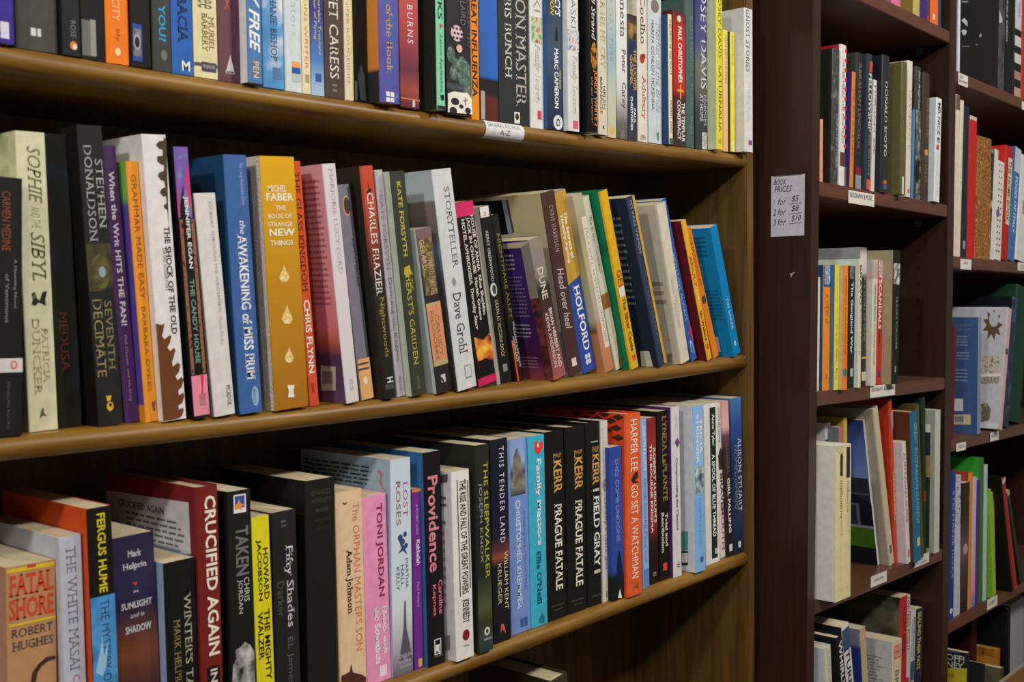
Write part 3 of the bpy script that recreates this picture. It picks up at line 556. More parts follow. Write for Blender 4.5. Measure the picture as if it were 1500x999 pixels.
B('lavender slim paperback with grey lettering', 'lavender slim paperback', 'b8b0ba', (548, 249, 582, 594, 580), [t('KATE FORSYTH', 284, 395, .25, .7, '8c8890'), t('Dancing on Knives', 406, 530, .25, .75, '77747e'), t('VINTAGE', 550, 574, .4, .65, '8a8690')])
B('dark olive paperback with mint cover and gold lettering', 'dark olive paperback', '383c30', (571, 251, 604, 625, 576), [t('KATE FORSYTH', 265, 376, .35, .65, 'b8ac48', 'b'), po([(592, 392), (600, 388), (601, 395), (605, 402), (600, 402), (598, 408), (592, 402)], 'b8a034'), t('THE', 408, 425, .6, .8, 'b0a448'), t("BEAST'S GARDEN", 404, 536, .3, .66, 'b8ac48'), t('VINTAGE', 552, 572, .4, .56, '8c8a58')], left='b4c0ae')
B('small mauve black and peach paperback with tan lettering', 'mauve peach paperback', 'grad:7a5f66,6a5560,2c2626,2a2426:0,.2,.33,1', (609, 336, 640, 662, 571), [p(350, 433, .1, .9, 'mott:3a2e28,6a5838,a08a58:150'), t('GERARD', 352, 396, .1, .42, 'c4ac84'), t('EDWARD MARVEL', 372, 434, .45, .85, 'b49c6c'), p(446, 535, 0, .97, 'cf8c64'), p(444, 448, 0, .97, 'b8a070'), p(530, 537, 0, .97, 'b8a070'), t('CASSIDY', 462, 525, .5, .72, '9a6a44'), t('KILLGOERS', 455, 528, .2, .42, '9a6a44'), p(551, 563, .35, .65, 'c8c4c0', 'publisher_mark'), po([(645, 553), (648, 553), (650, 558), (649, 562), (647, 558)], '2a2426', 'publisher_mark')], left='b8c4c8')
B('wide pale grey hardback with black lettering, photo cover', 'pale grey hardback', 'c9cdd0', (632, 249, 671, 699, 568), [t('STORYTELLER', 275, 394, .5, .78, '5c646c'), el(413, .45, 6, .1, '8a9094'), t('Dave Grohl', 430, 520, .3, .72, '3c4048'), p(538, 558, .45, .8, '8a8e90', 'publisher_mark'), p(540, 556, .48, .77, 'c9cdd0', 'publisher_mark')], left='grad:a8b4bc,a8b4bc,776a68,6c5c5a,6a8090,4a4a50,3c302a:0,.13,.14,.3,.36,.5,1', hard=False)
B('black omnibus paperback with pink top and flames', 'pink topped omnibus', '191412', (664, 298, 700, 728, 562), [p(296, 319, 0, 1, 'd02c66'), t('HOTEL APHRODISIA  Dorothy Starr', 322, 484, .22, .44, 'ddd4cc', 'b'), t('JACK IN CHARGE  Mariah Greene', 320, 472, .5, .7, 'ddd4cc', 'b'), t('HOUSE OF ANNA  Nina Sheridan', 318, 466, .76, .92, 'ddd4cc', 'b'), po([(694, 494), (708, 498), (716, 488), (722, 492), (727, 512), (724, 525), (718, 528), (712, 524), (700, 530), (697, 515)], 'mott:4a1c0c,d8742c,f0c048:60'), el(521, .3, 9, .16, 'mott:f0c048,e89038:80', 'spine_picture'), po([(699, 556), (727, 545), (729, 556), (700, 570)], 'c42458'), p(322, 360, 0, .06, 'b8405a')], left='6a2028')
B('thin clear grey plastic covered booklet', 'grey plastic booklet', 'a8a49c', (692, 326, 728, 733.5, 561), [], rough=.2, d=.12)
B('black paperback with white top band and round mark', 'white topped black paperback', '1b1a19', (702, 303, 734, 750, 558), [p(302, 319, 0, .8, 'dcd8d0'), hh('3', 311, 317, .3, .5, 'c84a3c', 'b'), t('KERRY GREENWOOD', 338, 412, .25, .5, 'b8b8b0', 'b'), el(424, .35, 10, .3, 'd8d4cc'), el(424, .4, 7, .18, '4a4a48'), t('DEATH AT VICTORIA DOCK', 440, 524, .3, .6, 'c8b890'), p(535, 546, .3, .7, '8a8880', 'publisher_mark')], left='d0ccc4')
B('black paperback with orange stripe and gold title', 'orange striped black paperback', '1e1c18', (713, 317, 751, 768, 556), [t('NIGHTMARE ALLEY', 342, 468, .3, .72, '9a8850'), p(498, 560, 0, .22, 'd8502c'), t('WILLIAM LINDSAY', 470, 540, .55, .85, 'c8c4b8', 'b'), t('GRESHAM', 492, 530, .25, .48, 'c8c4b8', 'b')], left='1e1c18')
B('purple blurb paperback with torn reddish battle spine', 'purple blurb paperback', 'grad:8c8078,847a74,2a2824,5a3430,a05a58:0,.25,.35,.7,1', (774, 352, 811, 830, 552), [t('DUNE', 394, 440, .25, .7, 'ccc4b4', 'b'), t('BRIAN HERBERT AND', 455, 542, .55, .8, 'd8ccc4', 'b'), t('KEVIN ANDERSON', 460, 540, .2, .45, 'c8b8b0', 'b'), lb(372, 398, 728, 756, 4, 'b8acc0'), lb(404, 466, 735, 772, 11, '8474a0'), lb(474, 496, 748, 778, 4, 'b8a8c0'), lb(522, 540, 762, 790, 4, 'a08098'), lpo([(763, 362), (774.5, 354), (794, 436), (777, 438)], '8c8480'), lpo([(777, 438), (794, 436), (813, 550), (799, 556), (794, 515)], 'mott:2c2420,5a2c28,7a3c34,2a2622:60'), lpo([(700, 362), (774, 352), (774.5, 355), (763, 363), (700, 367)], 'c0b49c')], left='grad:3a2468,3c2668,38205c,4a1c44,8a4050:0,.3,.62,.85,1')
B('plum brown slim paperback with large beige cover', 'plum brown paperback', '47302f', (792, 283, 833, 853, 548), [t('CHRIS HARRISON', 303, 370, .42, .72, 'b0a098', 's'), t('Head over heel', 394, 484, .3, .78, 'c8bcb4', 'i'), p(528, 540, .35, .7, 'd8d4c8', 'publisher_mark'), lpo([(680, 297), (735, 293), (745, 343), (680, 347)], '121216'), lpo([(735, 293), (741, 292.5), (751, 341), (745, 343)], '8a94a0'), lpo([(741, 292.5), (744, 292.5), (753.5, 340), (751, 341)], '453a4a'), lpo([(812, 490), (830, 486), (831, 546), (812, 552)], 'mott:7a8480,3a4240:30')], left='grad:b0a680,b8b08c,b4b090,a8aa98,8a908c:0,.3,.6,.8,1', y=.012)
B('ochre and royal blue paperback with large white author', 'ochre blue paperback', '2c4c9c', (807, 283, 854, 875, 548), [po([(800, 268), (850, 268), (860, 398), (820, 424)], 'b8923a'), t('The Secrets of', 314, 382, .6, .82, 'ece8e0', 'b'), t('Healthy Ageing', 318, 386, .3, .52, 'ece8e0', 'b'), t('HOLFORD', 420, 517, .35, .8, 'e4e4e4', 'b'), el(526, .42, 4, .1, 'c8d0e0'), el(526, .62, 4, .1, 'c8d0e0'), el(534, .42, 4, .1, 'c8d0e0'), el(534, .62, 4, .1, 'c8d0e0')], left='b4b8a8')
B('sepia cloud paperback with torn white title strip', 'sepia cloud paperback', 'grad:b0a890,989474,b4a888,a8a090,b8805c,b87854:0,.2,.4,.68,.72,1', (836, 288, 884, 901, 547), [p(320, 512, .45, .95, 'd4ccc0'), t('JACKSON  SMITH IN CHINOISE', 335, 505, .55, .85, '8a8078')], left='grad:a8a08c,a09a84,76745a,a8a080,b4a890,5a4a3c,b07850,b07850:0,.12,.24,.45,.7,.76,.78,1')
B('white hardback with brown band and fine black title', 'brown banded white hardback', 'c8c6b4', (852, 290, 903, 914, 545), [t('The Broken Connection', 318, 400, .4, .75, '4a4a44'), p(430, 452, 0, 1, '8a5c30'), po([(902, 480), (906, 500), (914, 545), (909, 545)], '5a4c1c')], left='c4c4b0')
B('yellow spined hardback with glossy green cover', 'yellow and green hardback', 'd8a820', (879, 281, 926, 938, 543), [t('GEE', 395, 424, .2, .8, 'a03a24', 'b'), p(420, 434, .1, .8, 'd8d4c8'), t('The Silver Castle', 436, 516, .3, .7, '5a4414', 'b'), p(522, 530, .3, .7, 'c85030', 'publisher_mark')], left='mott:0d6848,127a54,0a5a40:20', rough=.22, hard=True)
B('navy blurb paperback with frayed yellow edge', 'navy yellow edged paperback', '2f3850', (917, 290, 966, 978, 539), [t('ISTVAN VAMOS', 296, 372, .3, .6, '9a9aa4'), t('MASTERPIECE', 420, 505, .3, .6, '5a6070'), p(285, 545, .72, 1, 'c89a38'), lb(316, 450, 893, 922, 14, '8a8c98'), lpo([(938, 514), (951, 514), (957, 538), (940, 538)], 'd4cfc0', 'price_sticker')], left='242c40')
B('cream hardback with rounded spine and maroon top', 'cream rounded hardback', 'cdc4b0', (962, 300, 998, 1012, 532), [t('Simon Winchester', 405, 482, .25, .6, 'a89c90', 'l'), lb(410, 450, 958, 975, 3, 'a89c88')] + [lp(518, 531, 978+1.2*i, 978.6+1.2*i, '4a463c', 'barcode_lines') for i in range(6)] + [lb(497, 499, 977, 984, 1, 'b07a70')], left='c4bba8', hard=True)
B('cobalt slim paperback with white flourish', 'cobalt slim paperback', '2e58a4', (967, 294, 1013, 1022, 530), [t('WITH LOVE ALWAYS', 370, 470, .3, .65, '9ab0d0'), t('C', 500, 522, .3, .75, 'dde2ea', 'i'), po([(1008, 468), (1013, 482), (1016, 500), (1010, 490)], 'b03870')])
B('amber slim paperback with maroon cover', 'amber maroon paperback', 'dca424', (998, 324, 1036, 1043, 524), [t('ADULT', 375, 420, .2, .7, 'a83c24', 'b'), t('CHILD', 424, 448, .3, .7, 'e8d8a0'), t('Ian Wallace', 456, 500, .25, .7, '3a2c14', 'b'), p(505, 513, .3, .7, 'c04838', 'publisher_mark')], left='641a20')
B('slim orange paperback with white sticker', 'slim orange paperback', 'd87a1e', (1004, 337, 1044, 1053, 519), [t('CHRONICLES', 350, 420, .3, .7, '8a4414'), el(440, .5, 6, .35, '4a3a3c', 'spine_picture')])
B('bright blue book with rounded corner leaning at row end', 'bright blue book', '0a7ab4', (1040, 334, 1075, 1086, 522), [t('TIM BAKER', 438, 485, .35, .65, 'a8c8d8'), p(502, 509, .35, .6, 'a8c8d8', 'publisher_mark'), lb(346, 378, 1016, 1036, 5, '0c6a9c'), lb(384, 404, 1022, 1030, 2, '6aa8c8'), lb(424, 470, 1038, 1058, 9, '0c6a9c'), lpo([(1047, 494), (1052, 493), (1056, 515), (1051, 516)], 'ccc8c4', 'price_sticker')], left='0a80be')
# ================================================================== lower shelf of the oak bookcase
B = lambda *a, **k: book('L', *a, **k)
B('thick tan paperback with red title between yellow bars', 'thick tan paperback', 'b0845c', (8, 832, 11, 84, 999), [p(835, 841, .02, .98, 'd4b02c'), p(832, 838, .42, .6, 'b04830'), hh('FATAL', 845, 876, .05, .95, 'c4442c', 'b'), hh('SHORE', 880, 911, .05, .95, 'c4442c', 'b'), p(916, 920, .05, .98, 'd4b02c'), hh('ROBERT', 924, 937, .1, .92, '3c3c48'), hh('HUGHES', 943, 956, .1, .92, '3c3c48'), po([(45, 999), (47, 985), (56, 972), (68, 962), (80, 960), (82, 964), (70, 968), (60, 976), (54, 986), (52, 999)], '3a2c24')], left='b08070', y=.012, gain=1.1)
B('lavender white paperback with grey capitals', 'lavender white paperback', 'a8adbc', (82, 789, 90, 127, 999), [t('THE WHITE MASAI', 803, 985, .3, .72, '6c6c7c'), t('CORINNE', 992, 1060, .4, .7, 'b05040')], left='a8acb8', gap=4)
B('black paperback with orange red cover and blue foot', 'orange red covered paperback', '17140f', (127, 746, 137, 173, 999), [t('FERGUS HUME', 755, 871, .38, .72, 'c4b428', 'b'), p(876, 1100, 0, 1, 'mott:3a7cb4,4a8cc4,245a90:30'), t('THE MYSTERY OF', 882, 1010, .4, .75, '24405c'), po([(140, 985), (146, 955), (150, 930), (152, 960), (158, 940), (156, 975), (150, 990)], '8ab4d0')], left='b84418')
B('navy paperback with horizontal white lettering and orange glow', 'navy glow paperback', 'grad:282440,2a2848,24203a,5a3428,6a3c28,1e1c26:0,.2,.3,.42,.5,.7', (163, 790, 173, 235, 999), [hh('Mark', 812, 822, .35, .68, 'c0bcc4', 'b'), hh('Helprin', 830, 842, .22, .8, 'c0bcc4', 'b'), po([(193, 853), (202, 852), (198, 858)], 'b83a34'), hh('IN', 871, 875, .46, .56, 'c0bcc4'), hh('SUNLIGHT', 887, 897, .15, .88, 'c0bcc4', 'b'), hh('and in', 904, 911, .35, .68, 'c0bcc4', 'i'), hh('SHADOW', 922, 933, .22, .85, 'c0bcc4', 'b')])
B('black paperback with pale gold old style title', 'gold old style black paperback', '141414', (239, 826, 245, 291, 999), [t("WINTER'S TALE", 875, 1040, .6, .84, 'a8a088'), t('MARK HELPRIN', 911, 1020, .25, .46, '8c7c48')], left='8094b4')
B('dark red hardback with pale blurb panel', 'dark red hardback', '6c211a', (286, 715, 295, 329, 999), [t('CRUCIFIED AGAIN', 729, 964, .36, .84, 'ded4c0', 'b'), p(980, 1060, .25, .8, '17110f'), t('INSIDE', 984, 1050, .4, .7, 'c8beb0', 'b'), lpo([(141, 715), (276.6, 736), (280, 812), (141, 795)], 'b4b6bc'), lt('CRUCIFIED AGAIN', 737, 747, 174, 240, '3a3034', 'b'), lb(756, 797, 186, 272, 5, '6a6a70')], left='6a2020', hard=True)
B('black paperback with orange star label and white tree', 'star label black paperback', '1a1a1b', (333, 721, 339, 373, 999), [p(727, 754, .25, .78, 'd8d4d4'), p(729, 747, .3, .72, '3a4a94'), po([(343, 741), (348, 737), (350, 731), (352, 737), (357, 739), (353, 743), (354, 747), (349, 745), (344, 747)], 'd8882c', 'publisher_mark'), t('TAKEN', 774, 846, .3, .85, '6a6a6c', 'b'), t('CHRIS', 850, 886, .62, .85, 'b8b8b8'), t('JORDAN', 852, 902, .32, .56, 'b8b8b8'), po([(340, 999), (341, 975), (346, 965), (344, 952), (352, 948), (358, 940), (366, 944), (372, 955), (373, 999)], 'mott:1a1a1b,8a8888,c4c0c0:70')], gap=8)
B('bright yellow paperback with bold black capitals', 'bright yellow paperback', 'cec41c', (367, 759, 376, 403, 999), [t('HOWARD', 806, 882, .56, .86, '2c2c14', 'b'), t('JACOBSON', 792, 882, .18, .48, '2c2c14', 'b'), t('THE MIGHTY', 896, 1000, .5, .82, '2c2c14', 'b'), t('WALZER', 898, 968, .14, .44, '2c2c14', 'b')], left='8a8458')
B('charcoal paperback with slim white title and dim subtitle', 'charcoal paperback', '222323', (397, 752, 405, 441, 999), [t('II', 766, 775, .38, .58, '5a5c60'), t('Fifty Shades', 803, 924, .45, .82, 'c4c4c4'), t('Darker', 854, 906, .15, .42, '54565a'), t('EL James', 939, 1010, .45, .72, '5a5c60')], right='1a1a1a')
B('thick black hardback with faint olive lines', 'thick black hardback', '1b1b19', (447, 705, 452, 495, 999), [hh('ADVANCED', 721, 728, .15, .85, '44422e'), hh('READERS', 733, 739, .2, .85, '44422e'), hh('ROSS', 748, 753, .35, .75, '54503a'), hh('selected', 762, 767, .3, .8, '3c3a2a'), hh('edition', 775, 779, .35, .8, '3c3a2a')], gap=5, y=.012)
B('cream beige paperback with orange and black lettering', 'cream beige paperback', 'd3b694', (490, 723, 498, 538, 999), [po([(501, 735), (505, 737), (509, 735), (506, 740), (503, 739)], '3a3630'), t('The ORPHAN MASTERS SON', 742, 962, .62, .86, 'c06a4c'), t('Adam Johnson', 808, 904, .3, .56, '3a342e', 'b'), po([(500, 990), (512, 984), (514, 972), (517, 985), (530, 988), (536, 992), (536, 999), (500, 999)], '4a2c20')], y=.016)
B('candy pink paperback with plum author and white title', 'candy pink paperback', 'd88ab0', (530, 729, 539, 574, 999), [t('TONI JORDAN', 743, 880, .5, .82, '7c2a4c', 'b'), t('Dinner with', 896, 966, .68, .9, 'ecd8e0', 'b'), t('the Schnabels', 892, 978, .35, .6, 'ecd8e0', 'b'), p(982, 998, .5, .8, 'e8ccd8', 'publisher_mark')], y=.016)
B('ice blue paperback with rose sprig and grey tower', 'ice blue rose paperback', 'grad:b8c8d8,c0ccd8,c4ccd4,a8a4b0,5c5864:0,.5,.7,.85,1', (572, 674, 577, 606, 999), [t('LOST', 708, 761, .6, .82, '9a4458'), t('ROSES', 705, 771, .24, .46, '9a4458'), el(790, .42, 5, .12, '2a4470', 'spine_picture'), el(796, .55, 4, .1, '2a4470', 'spine_picture'), el(786, .66, 4, .09, '2a4470', 'spine_picture'), el(803, .7, 4, .09, '2a4470', 'spine_picture'), po([(584, 790), (592, 800), (596, 812), (590, 806), (582, 812), (588, 803)], '2a4470'), t('MARTHA', 822, 866, .65, .8, '4c5a74'), t('HALL', 830, 862, .42, .57, '4c5a74'), t('KELLY', 832, 866, .2, .35, '4c5a74'), po([(592, 880), (593.5, 880), (595, 920), (601, 950), (604, 968), (598, 968), (594, 955), (590, 968), (585, 968), (588, 945), (591, 920)], '54505c'), hh('PENGUIN', 962, 968, .2, .9, 'b8b4bc'), hh('MICHAEL', 971, 976, .25, .9, 'b8b4bc'), hh('JOSEPH', 979, 984, .3, .85, 'b8b4bc'), lb(676, 706, 447, 546, 5, '3c4c60'), lpo([(553, 690), (557, 688), (561, 694), (559, 704), (561, 714), (566, 717), (566, 719), (560, 716), (556, 706), (558, 697)], 'b86878')], left='8fa4ba')
B('slim purple paperback with white vertical lettering', 'slim purple paperback', '6a2a84', (603, 717, 608, 621, 992), [t('A POCKET GUIDE', 740, 784, .4, .65, 'b8a0c8'), t('Kabbalah', 792, 829, .4, .8, 'd8ccdc', 'b'), t('Paul Roland', 854, 890, .4, .65, 'b8a0c8'), p(967, 979, .4, .8, 'c8a040', 'publisher_mark'), p(716, 722, 0, 1, 'c87a3c')])
B('black paperback with pink handwritten style title', 'pink titled black paperback', '161415', (618, 664, 626, 653, 978), [t('Providence', 699, 840, .2, .78, 'c87a8c', 'b'), t('Caroline', 854, 904, .68, .92, 'c06878', 'b'), t('Kepnes', 859, 905, .3, .55, 'c06878', 'b'), p(940, 963, .35, .75, 'c8c4c0', 'publisher_mark'), p(941.5, 961.5, .4, .7, '161415', 'publisher_mark'), po([(638, 945), (644, 943), (643, 950), (645, 959), (640, 953), (637, 958)], 'd8d4d0', 'publisher_mark'), hh('SIMON', 964, 967, .35, .8, '8a8684')], left='2c6090')
B('short white hardback with striped condensed title', 'striped title white hardback', 'd6d2ce', (661, 692, 669, 695, 967), [p(705, 876, .28, .33, '2a2626'), p(708, 868, .86, .91, '2a2626'), t('THE RISE AND FALL OF THE GREAT POWERS', 706, 874, .42, .78, '3a3436', 'b'), t('KENNEDY', 882, 917, .42, .78, '3a3436', 'b'), el(935, .56, 8, .2, '7c2024'), hh('VINTAGE', 949, 952, .38, .72, '6a6666'), lb(775, 890, 641, 654, 9, 'a87c84'), lpo([(639, 697), (656, 694), (656, 706), (639, 708)], '4a4648'), lb(725, 745, 643, 654, 2, '4a4648')] + [lp(930, 952, 653+1.2*i, 653.6+1.2*i, '4a4a4a', 'barcode_lines') for i in range(6)] + [lb(760, 772, 642, 654, 1, '5a5a78')], left='b8b4ba', gap=4)
B('black green paperback with yellow title and forest photo', 'yellow titled dark paperback', 'grad:25271f,23251e,38402c,4c5432,30341f,3a4444,2a3436:0,.62,.7,.78,.86,.93,1', (696, 653, 703, 723, 952), [t('THE SLEEPWALKER', 678, 850, .55, .85, 'b4b02c'), t('JOSEPH KNOX', 708, 826, .14, .42, '9a9a92'), el(928, .55, 6, .2, 'd8d4cc'), el(928, .55, 3.5, .1, '303a34'), p(938, 941, .3, .9, '8a9090')], left='22251f')
B('navy black paperback with pale title and orange sunset', 'navy sunset paperback', 'grad:181a2a,1a1c2e,5a3434,8a4c34,1c1a22,17161c:0,.48,.55,.58,.62,1', (718, 645, 724, 749, 946), [t('THIS TENDER LAND', 656, 798, .48, .76, 'c8c8d0', 's'), t('WILLIAM KENT', 812, 898, .66, .88, 'c8b898'), t('KRUEGER', 828, 888, .28, .5, 'c8b898'), po([(734, 914), (738, 914), (741, 928), (736, 921), (733, 928)], 'c0584c', 'publisher_mark')])
B('periwinkle blue paperback with statue photograph', 'periwinkle paperback', '6a86c4', (743, 645, 750, 778.5, 938), [p(641, 728, .12, .86, 'grad:7a94c8,8ca4cc,3c4858,8c8878,2c3440:0,.4,.6,.8,1', 'spine_picture'), po([(752, 668), (757, 655), (762, 668), (765, 690), (764, 712), (753, 714), (751, 690)], 'mott:4c4440,8a8478:90'), t('inhaling the MAHATMA', 754, 870, .66, .84, '4a68ac'), t('CHRISTOPHER KREMMER', 735, 896, .32, .58, 'b8c8e8', 'b'), p(911, 924, .45, .8, '34508c', 'publisher_mark'), p(911, 924, .6, .63, '6a86c4', 'publisher_mark')])
B('bright cyan paperback with red heart and white title', 'bright cyan paperback', '3aa4c0', (773, 640, 779, 803, 927), [po([(782, 651), (785, 645), (789, 650), (793, 645), (796, 652), (792, 662), (788, 666), (783, 660)], 'd83c30'), el(655, .6, 3, .06, 'e8d8d0'), t('Family Matters', 673, 802, .38, .76, 'ece8e0', 'b'), t("Ellie O'Neill", 811, 889, .38, .66, '1c4c64', 'b'), po([(789, 908), (794, 897), (798, 905), (797, 912), (791, 913)], '2a6a80', 'publisher_mark')])
for i, (g, a, lk, sh, y0, y1) in enumerate((((798, 634, 804, 832, 918), 'PRAGUE FATALE', 'black hardback with orange author beside the cyan paperback', 'first orange author hardback', 741, 869), ((829, 627, 833, 861, 910), 'PRAGUE FATALE', 'black hardback twin with orange author and cream title', 'second orange author hardback', 735, 863))):
    B(lk, sh, '171614', g, [t('PHILIP', 666+2-i*6, 674-i*6+4, .4, .46, 'c89848'), hh('PHILIP', 667-i*5, 673-i*5, .42, .82, 'b88a44'), t('KERR', 676-i*5, 725-i*5, .4, .82, 'c8954a', 'b'), t(a, y0, y1, .4, .78, 'ddd4c0', 'b'), hh('A Bernie Gunther', 889-i*8, 892-i*8, .15, .8, '6a665c'), hh('mystery', 896-i*8, 899-i*8, .3, .75, '6a665c')], hard=True, d=.155)
B('slim black hardback with orange author and pale rules', 'slim orange author hardback', '191816', (859, 620, 863, 883, 902), [p(648, 649.5, .3, .8, 'b8b0a0'), hh('PHILIP', 656, 664, .4, .85, 'b88a44'), t('KERR', 666, 712, .38, .85, 'c8954a', 'b'), t('FIELD GRAY', 728, 833, .42, .85, 'e0dcd0', 'b'), t('|', 718, 722, .4, .85, 'b8b0a0'), t('|', 838, 843, .4, .85, 'b8b0a0'), hh('A Bernie', 874, 877, .2, .85, '6a665c')], hard=True)
B('slim off white paperback with childish handwriting title', 'handwriting title paperback', 'c6beba', (880, 617, 884, 894, 889), [t('JULIA', 648, 672, .62, .82, '9a9290'), t('LATCHEM SMITH', 628, 698, .2, .4, '9a9290'), el(711, .45, 9, .36, 'mott:6a6462,a8a09c:200', 'spine_picture'), t("Daddy's little girl", 730, 834, .25, .7, '5c5658', 'l'), el(872, .55, 5, .2, '8a8482')])
B('short royal blue paperback with shadowed blue title', 'short royal blue paperback', 'grad:2e4698,2c4494,2a4894,14201c,121814:0,.6,.8,.85,1', (893, 656, 898, 915, 885), [t('SHES COME UNDONE', 674, 796, .4, .72, '6a80bc', 'b'), po([(903, 850), (904, 818), (907, 806), (910, 818), (913, 850)], '141c3c'), po([(905, 876), (908, 862), (911, 878)], 'd8d4cc', 'publisher_mark')], y=.006)
B('orange red hardback with white capitals and leaf pattern', 'leaf patterned orange hardback', 'd0582c', (917, 607, 920, 942, 876), [t('HARPER LEE', 616, 692, .28, .72, 'ecd8c8'), t('GO SET A WATCHMAN', 712, 850, .28, .72, 'ecd8c8'), po([(924, 704), (930, 692), (934, 690), (935, 698), (930, 704), (936, 706), (928, 708)], '33221a'), t('Y', 858, 868, .4, .7, '4a2c1c')] + [el(612+7*(i % 4)+random.uniform(-2, 2), .0, .01, .01, 'd0582c') for i in range(0)] + [lpo([(a, b), (a+.06, b-5), (a+.13, b), (a+.06, b+5)], '33221a') for a, b in ((.02, 612), (.1, 618), (.04, 628), (.16, 608), (.24, 616), (.14, 632), (.3, 606), (.36, 618), (.02, 642), (.46, 610), (.22, 628))], left='b83c1c', hard=True)
B('slim sky blue paperback with white and blue lettering', 'slim sky blue paperback', '86a8dc', (938, 615, 943, 952, 868), [t('JUDITH LUCY', 624, 692, .3, .75, 'e0e8f4', 'b'), t('Drink Smoke Pass out', 702, 826, .35, .75, '4c70b0'), p(835, 868, .1, .9, '5a80b8')])
B('dark red thriller with white author and title', 'dark red thriller', 'grad:7c2420,8c2c28,6c1c20,8a2c30,2a1618,201414:0,.15,.3,.6,.75,1', (948, 613, 953, 965.5, 863), [t("ROBERT LUDLUM'S", 658, 768, .6, .86, 'dcd4cc', 'b'), t('THE BOURNE ENIGMA', 652, 782, .2, .46, 'dcd4cc', 'b'), po([(954, 850), (956, 820), (958, 800), (960, 818), (963, 850)], '1c1012'), hh('OS', 840, 846, .3, .7, 'b8b0a8')])
B('black paperback with gold author and red mark', 'gold author black paperback', '17150f', (963, 603, 967, 982, 857), [t('LYNDA LaPLANTE', 610, 736, .4, .85, '8a7038', 'b'), t('Trial and', 754, 804, .58, .84, 'd8d0b8', 'b'), t('Retribution', 751, 812, .22, .48, 'd8d0b8', 'b'), p(827, 838, .3, .7, 'd0402c', 'publisher_mark')])
B('white paperback with violet cover and diamond mark', 'white violet paperback', 'cac4c4', (983, 597, 987, 999, 849), [t('Leonora', 608, 628, .45, .7, 'a09a9c', 'i'), po([(988, 648), (992, 641), (996, 648), (992, 656)], '6c3c78'), t('Compromising the Classics', 672, 778, .35, .7, '4c444a', 'b'), t('W', 826, 834, .35, .8, '5a3050', 'b')], left='47205c', gap=4)
B('light blue paperback with pale grey cover', 'light blue grey paperback', 'grad:78aad8,80b0da,9cb4c4,6ea2d4,74a8d8:0,.36,.45,.56,1', (1015, 595, 1020, 1034, 838), [p(685, 724, .05, .95, 'mott:c8ccc8,7c949c,3c4c58:90', 'spine_picture'), t('TRICIA', 615, 666, .62, .9, 'dce6ee', 'b'), t('STRINGER', 608, 680, .25, .52, 'dce6ee', 'b'), t('NOTHING', 730, 800, .4, .6, '5c90c4'), p(818, 826, .45, .75, '34587c', 'publisher_mark'), lp(778, 806, 998, 1008, '4c8884'), lp(807, 828, 998, 1008, '2a2a30'), lp(810, 824, 999, 1007.5, 'c8c8cc', 'barcode_label')], left='b4bac0', gap=4)
B('white paperback with dark green title panel', 'green panel paperback', 'd2ceca', (1031, 593, 1035, 1055, 830), [p(599, 822, .4, .82, '1c2c1c'), t('Anne Tyler', 609, 656, .5, .74, 'c8ccc8', 'b'), t('A SPOOL OF BLUE THREAD', 668, 790, .5, .74, 'd8d8d4', 'b'), po([(1047, 803), (1051, 803), (1051, 811), (1047, 811)], 'a8aca4', 'publisher_mark')])
B('cream white paperback with tiny house and plum title', 'tiny house paperback', 'd0c8c0', (1049, 591, 1056, 1065, 823), [t('PAMELA', 612, 646, .6, .84, '5c88a8', 'b'), t('STEPHENSON', 598, 648, .2, .46, '5c88a8', 'b'), po([(1053, 688), (1052, 668), (1055, 655), (1060, 668), (1061, 688)], '34302c'), t('BRAVE', 694, 744, .25, .75, '4a3c40', 'b'), t('MOUTH', 744, 806, .25, .75, '9a4c7c', 'b'), p(817, 821, .2, .7, '6a88b8', 'publisher_mark')])
B('dark paperback with pink sky top', 'pink sky paperback', 'grad:c89090,d8a098,6a4450,3a2a30,221a1c:0,.16,.22,.3,1', (1058, 589, 1066, 1075, 819), [t('ALEXANDRA', 648, 694, .3, .7, '7a5a44'), t('GIRL FALLING', 701, 782, .35, .75, 'e0dcd8', 'b'), p(799, 809, .3, .8, 'c8c4c4', 'publisher_mark')], where='between the tiny house and deep blue paperbacks', y=.010)
B('deep blue paperback with pale slanted title at row end', 'deep blue end paperback', 'grad:4470a8,2c4c88,1c2c5c,24304e,181c2c:0,.15,.4,.8,1', (1071, 584, 1075, 1090, 815), [t('ALISON STUART', 642, 752, .55, .88, 'b4c0d4'), t('HOMECOMING', 652, 748, .22, .48, '847c74', 'i'), p(796, 805, .45, .68, 'd0ccc8', 'publisher_mark')], y=.009)
# ------------------------------------------------------------------ bottom shelf, only page tops in view
book('Z', 'cream paged hardback whose page tops rise into the frame', 'cream paged hardback', '3c3428', (807, 999, 812, 838, 1060), [], y=.02, hard=True, where='under the cyan paperback')
# ================================================================== the dark bookcase, left bay
B = lambda *a, **k: book('A', *a, **k)
B('pink paperback low edge in view', 'pink paperback', 'c8688c', (1306, 1319), [], h=.2, y=.004)
B('wide olive hardback low edge in view', 'wide olive hardback', '6c5a24', (1319, 1337), [], h=.21, left='5c4c20')
B('pale olive gold paperback', 'pale olive gold paperback', 'b0a458', (1338, 1347), [], h=.2)
B('indigo paperback', 'indigo paperback', '3c2a74', (1347, 1357), [], h=.2)
B('dusky grey paperback with red dot', 'dusky grey paperback', '4a3c48', (1357, 1362), [el(25, .5, 3, .3, 'c03030')], h=.2)
B('orange paperback with pale mark', 'far orange paperback', 'd8662c', (1363, 1374), [p(18, 26, .3, .6, 'e8c0a0', 'publisher_mark')], h=.2)
B('dark teal slim paperback', 'dark teal paperback', '244450', (1374, 1379), [], h=.2)
B = lambda *a, **k: book('B', *a, **k)
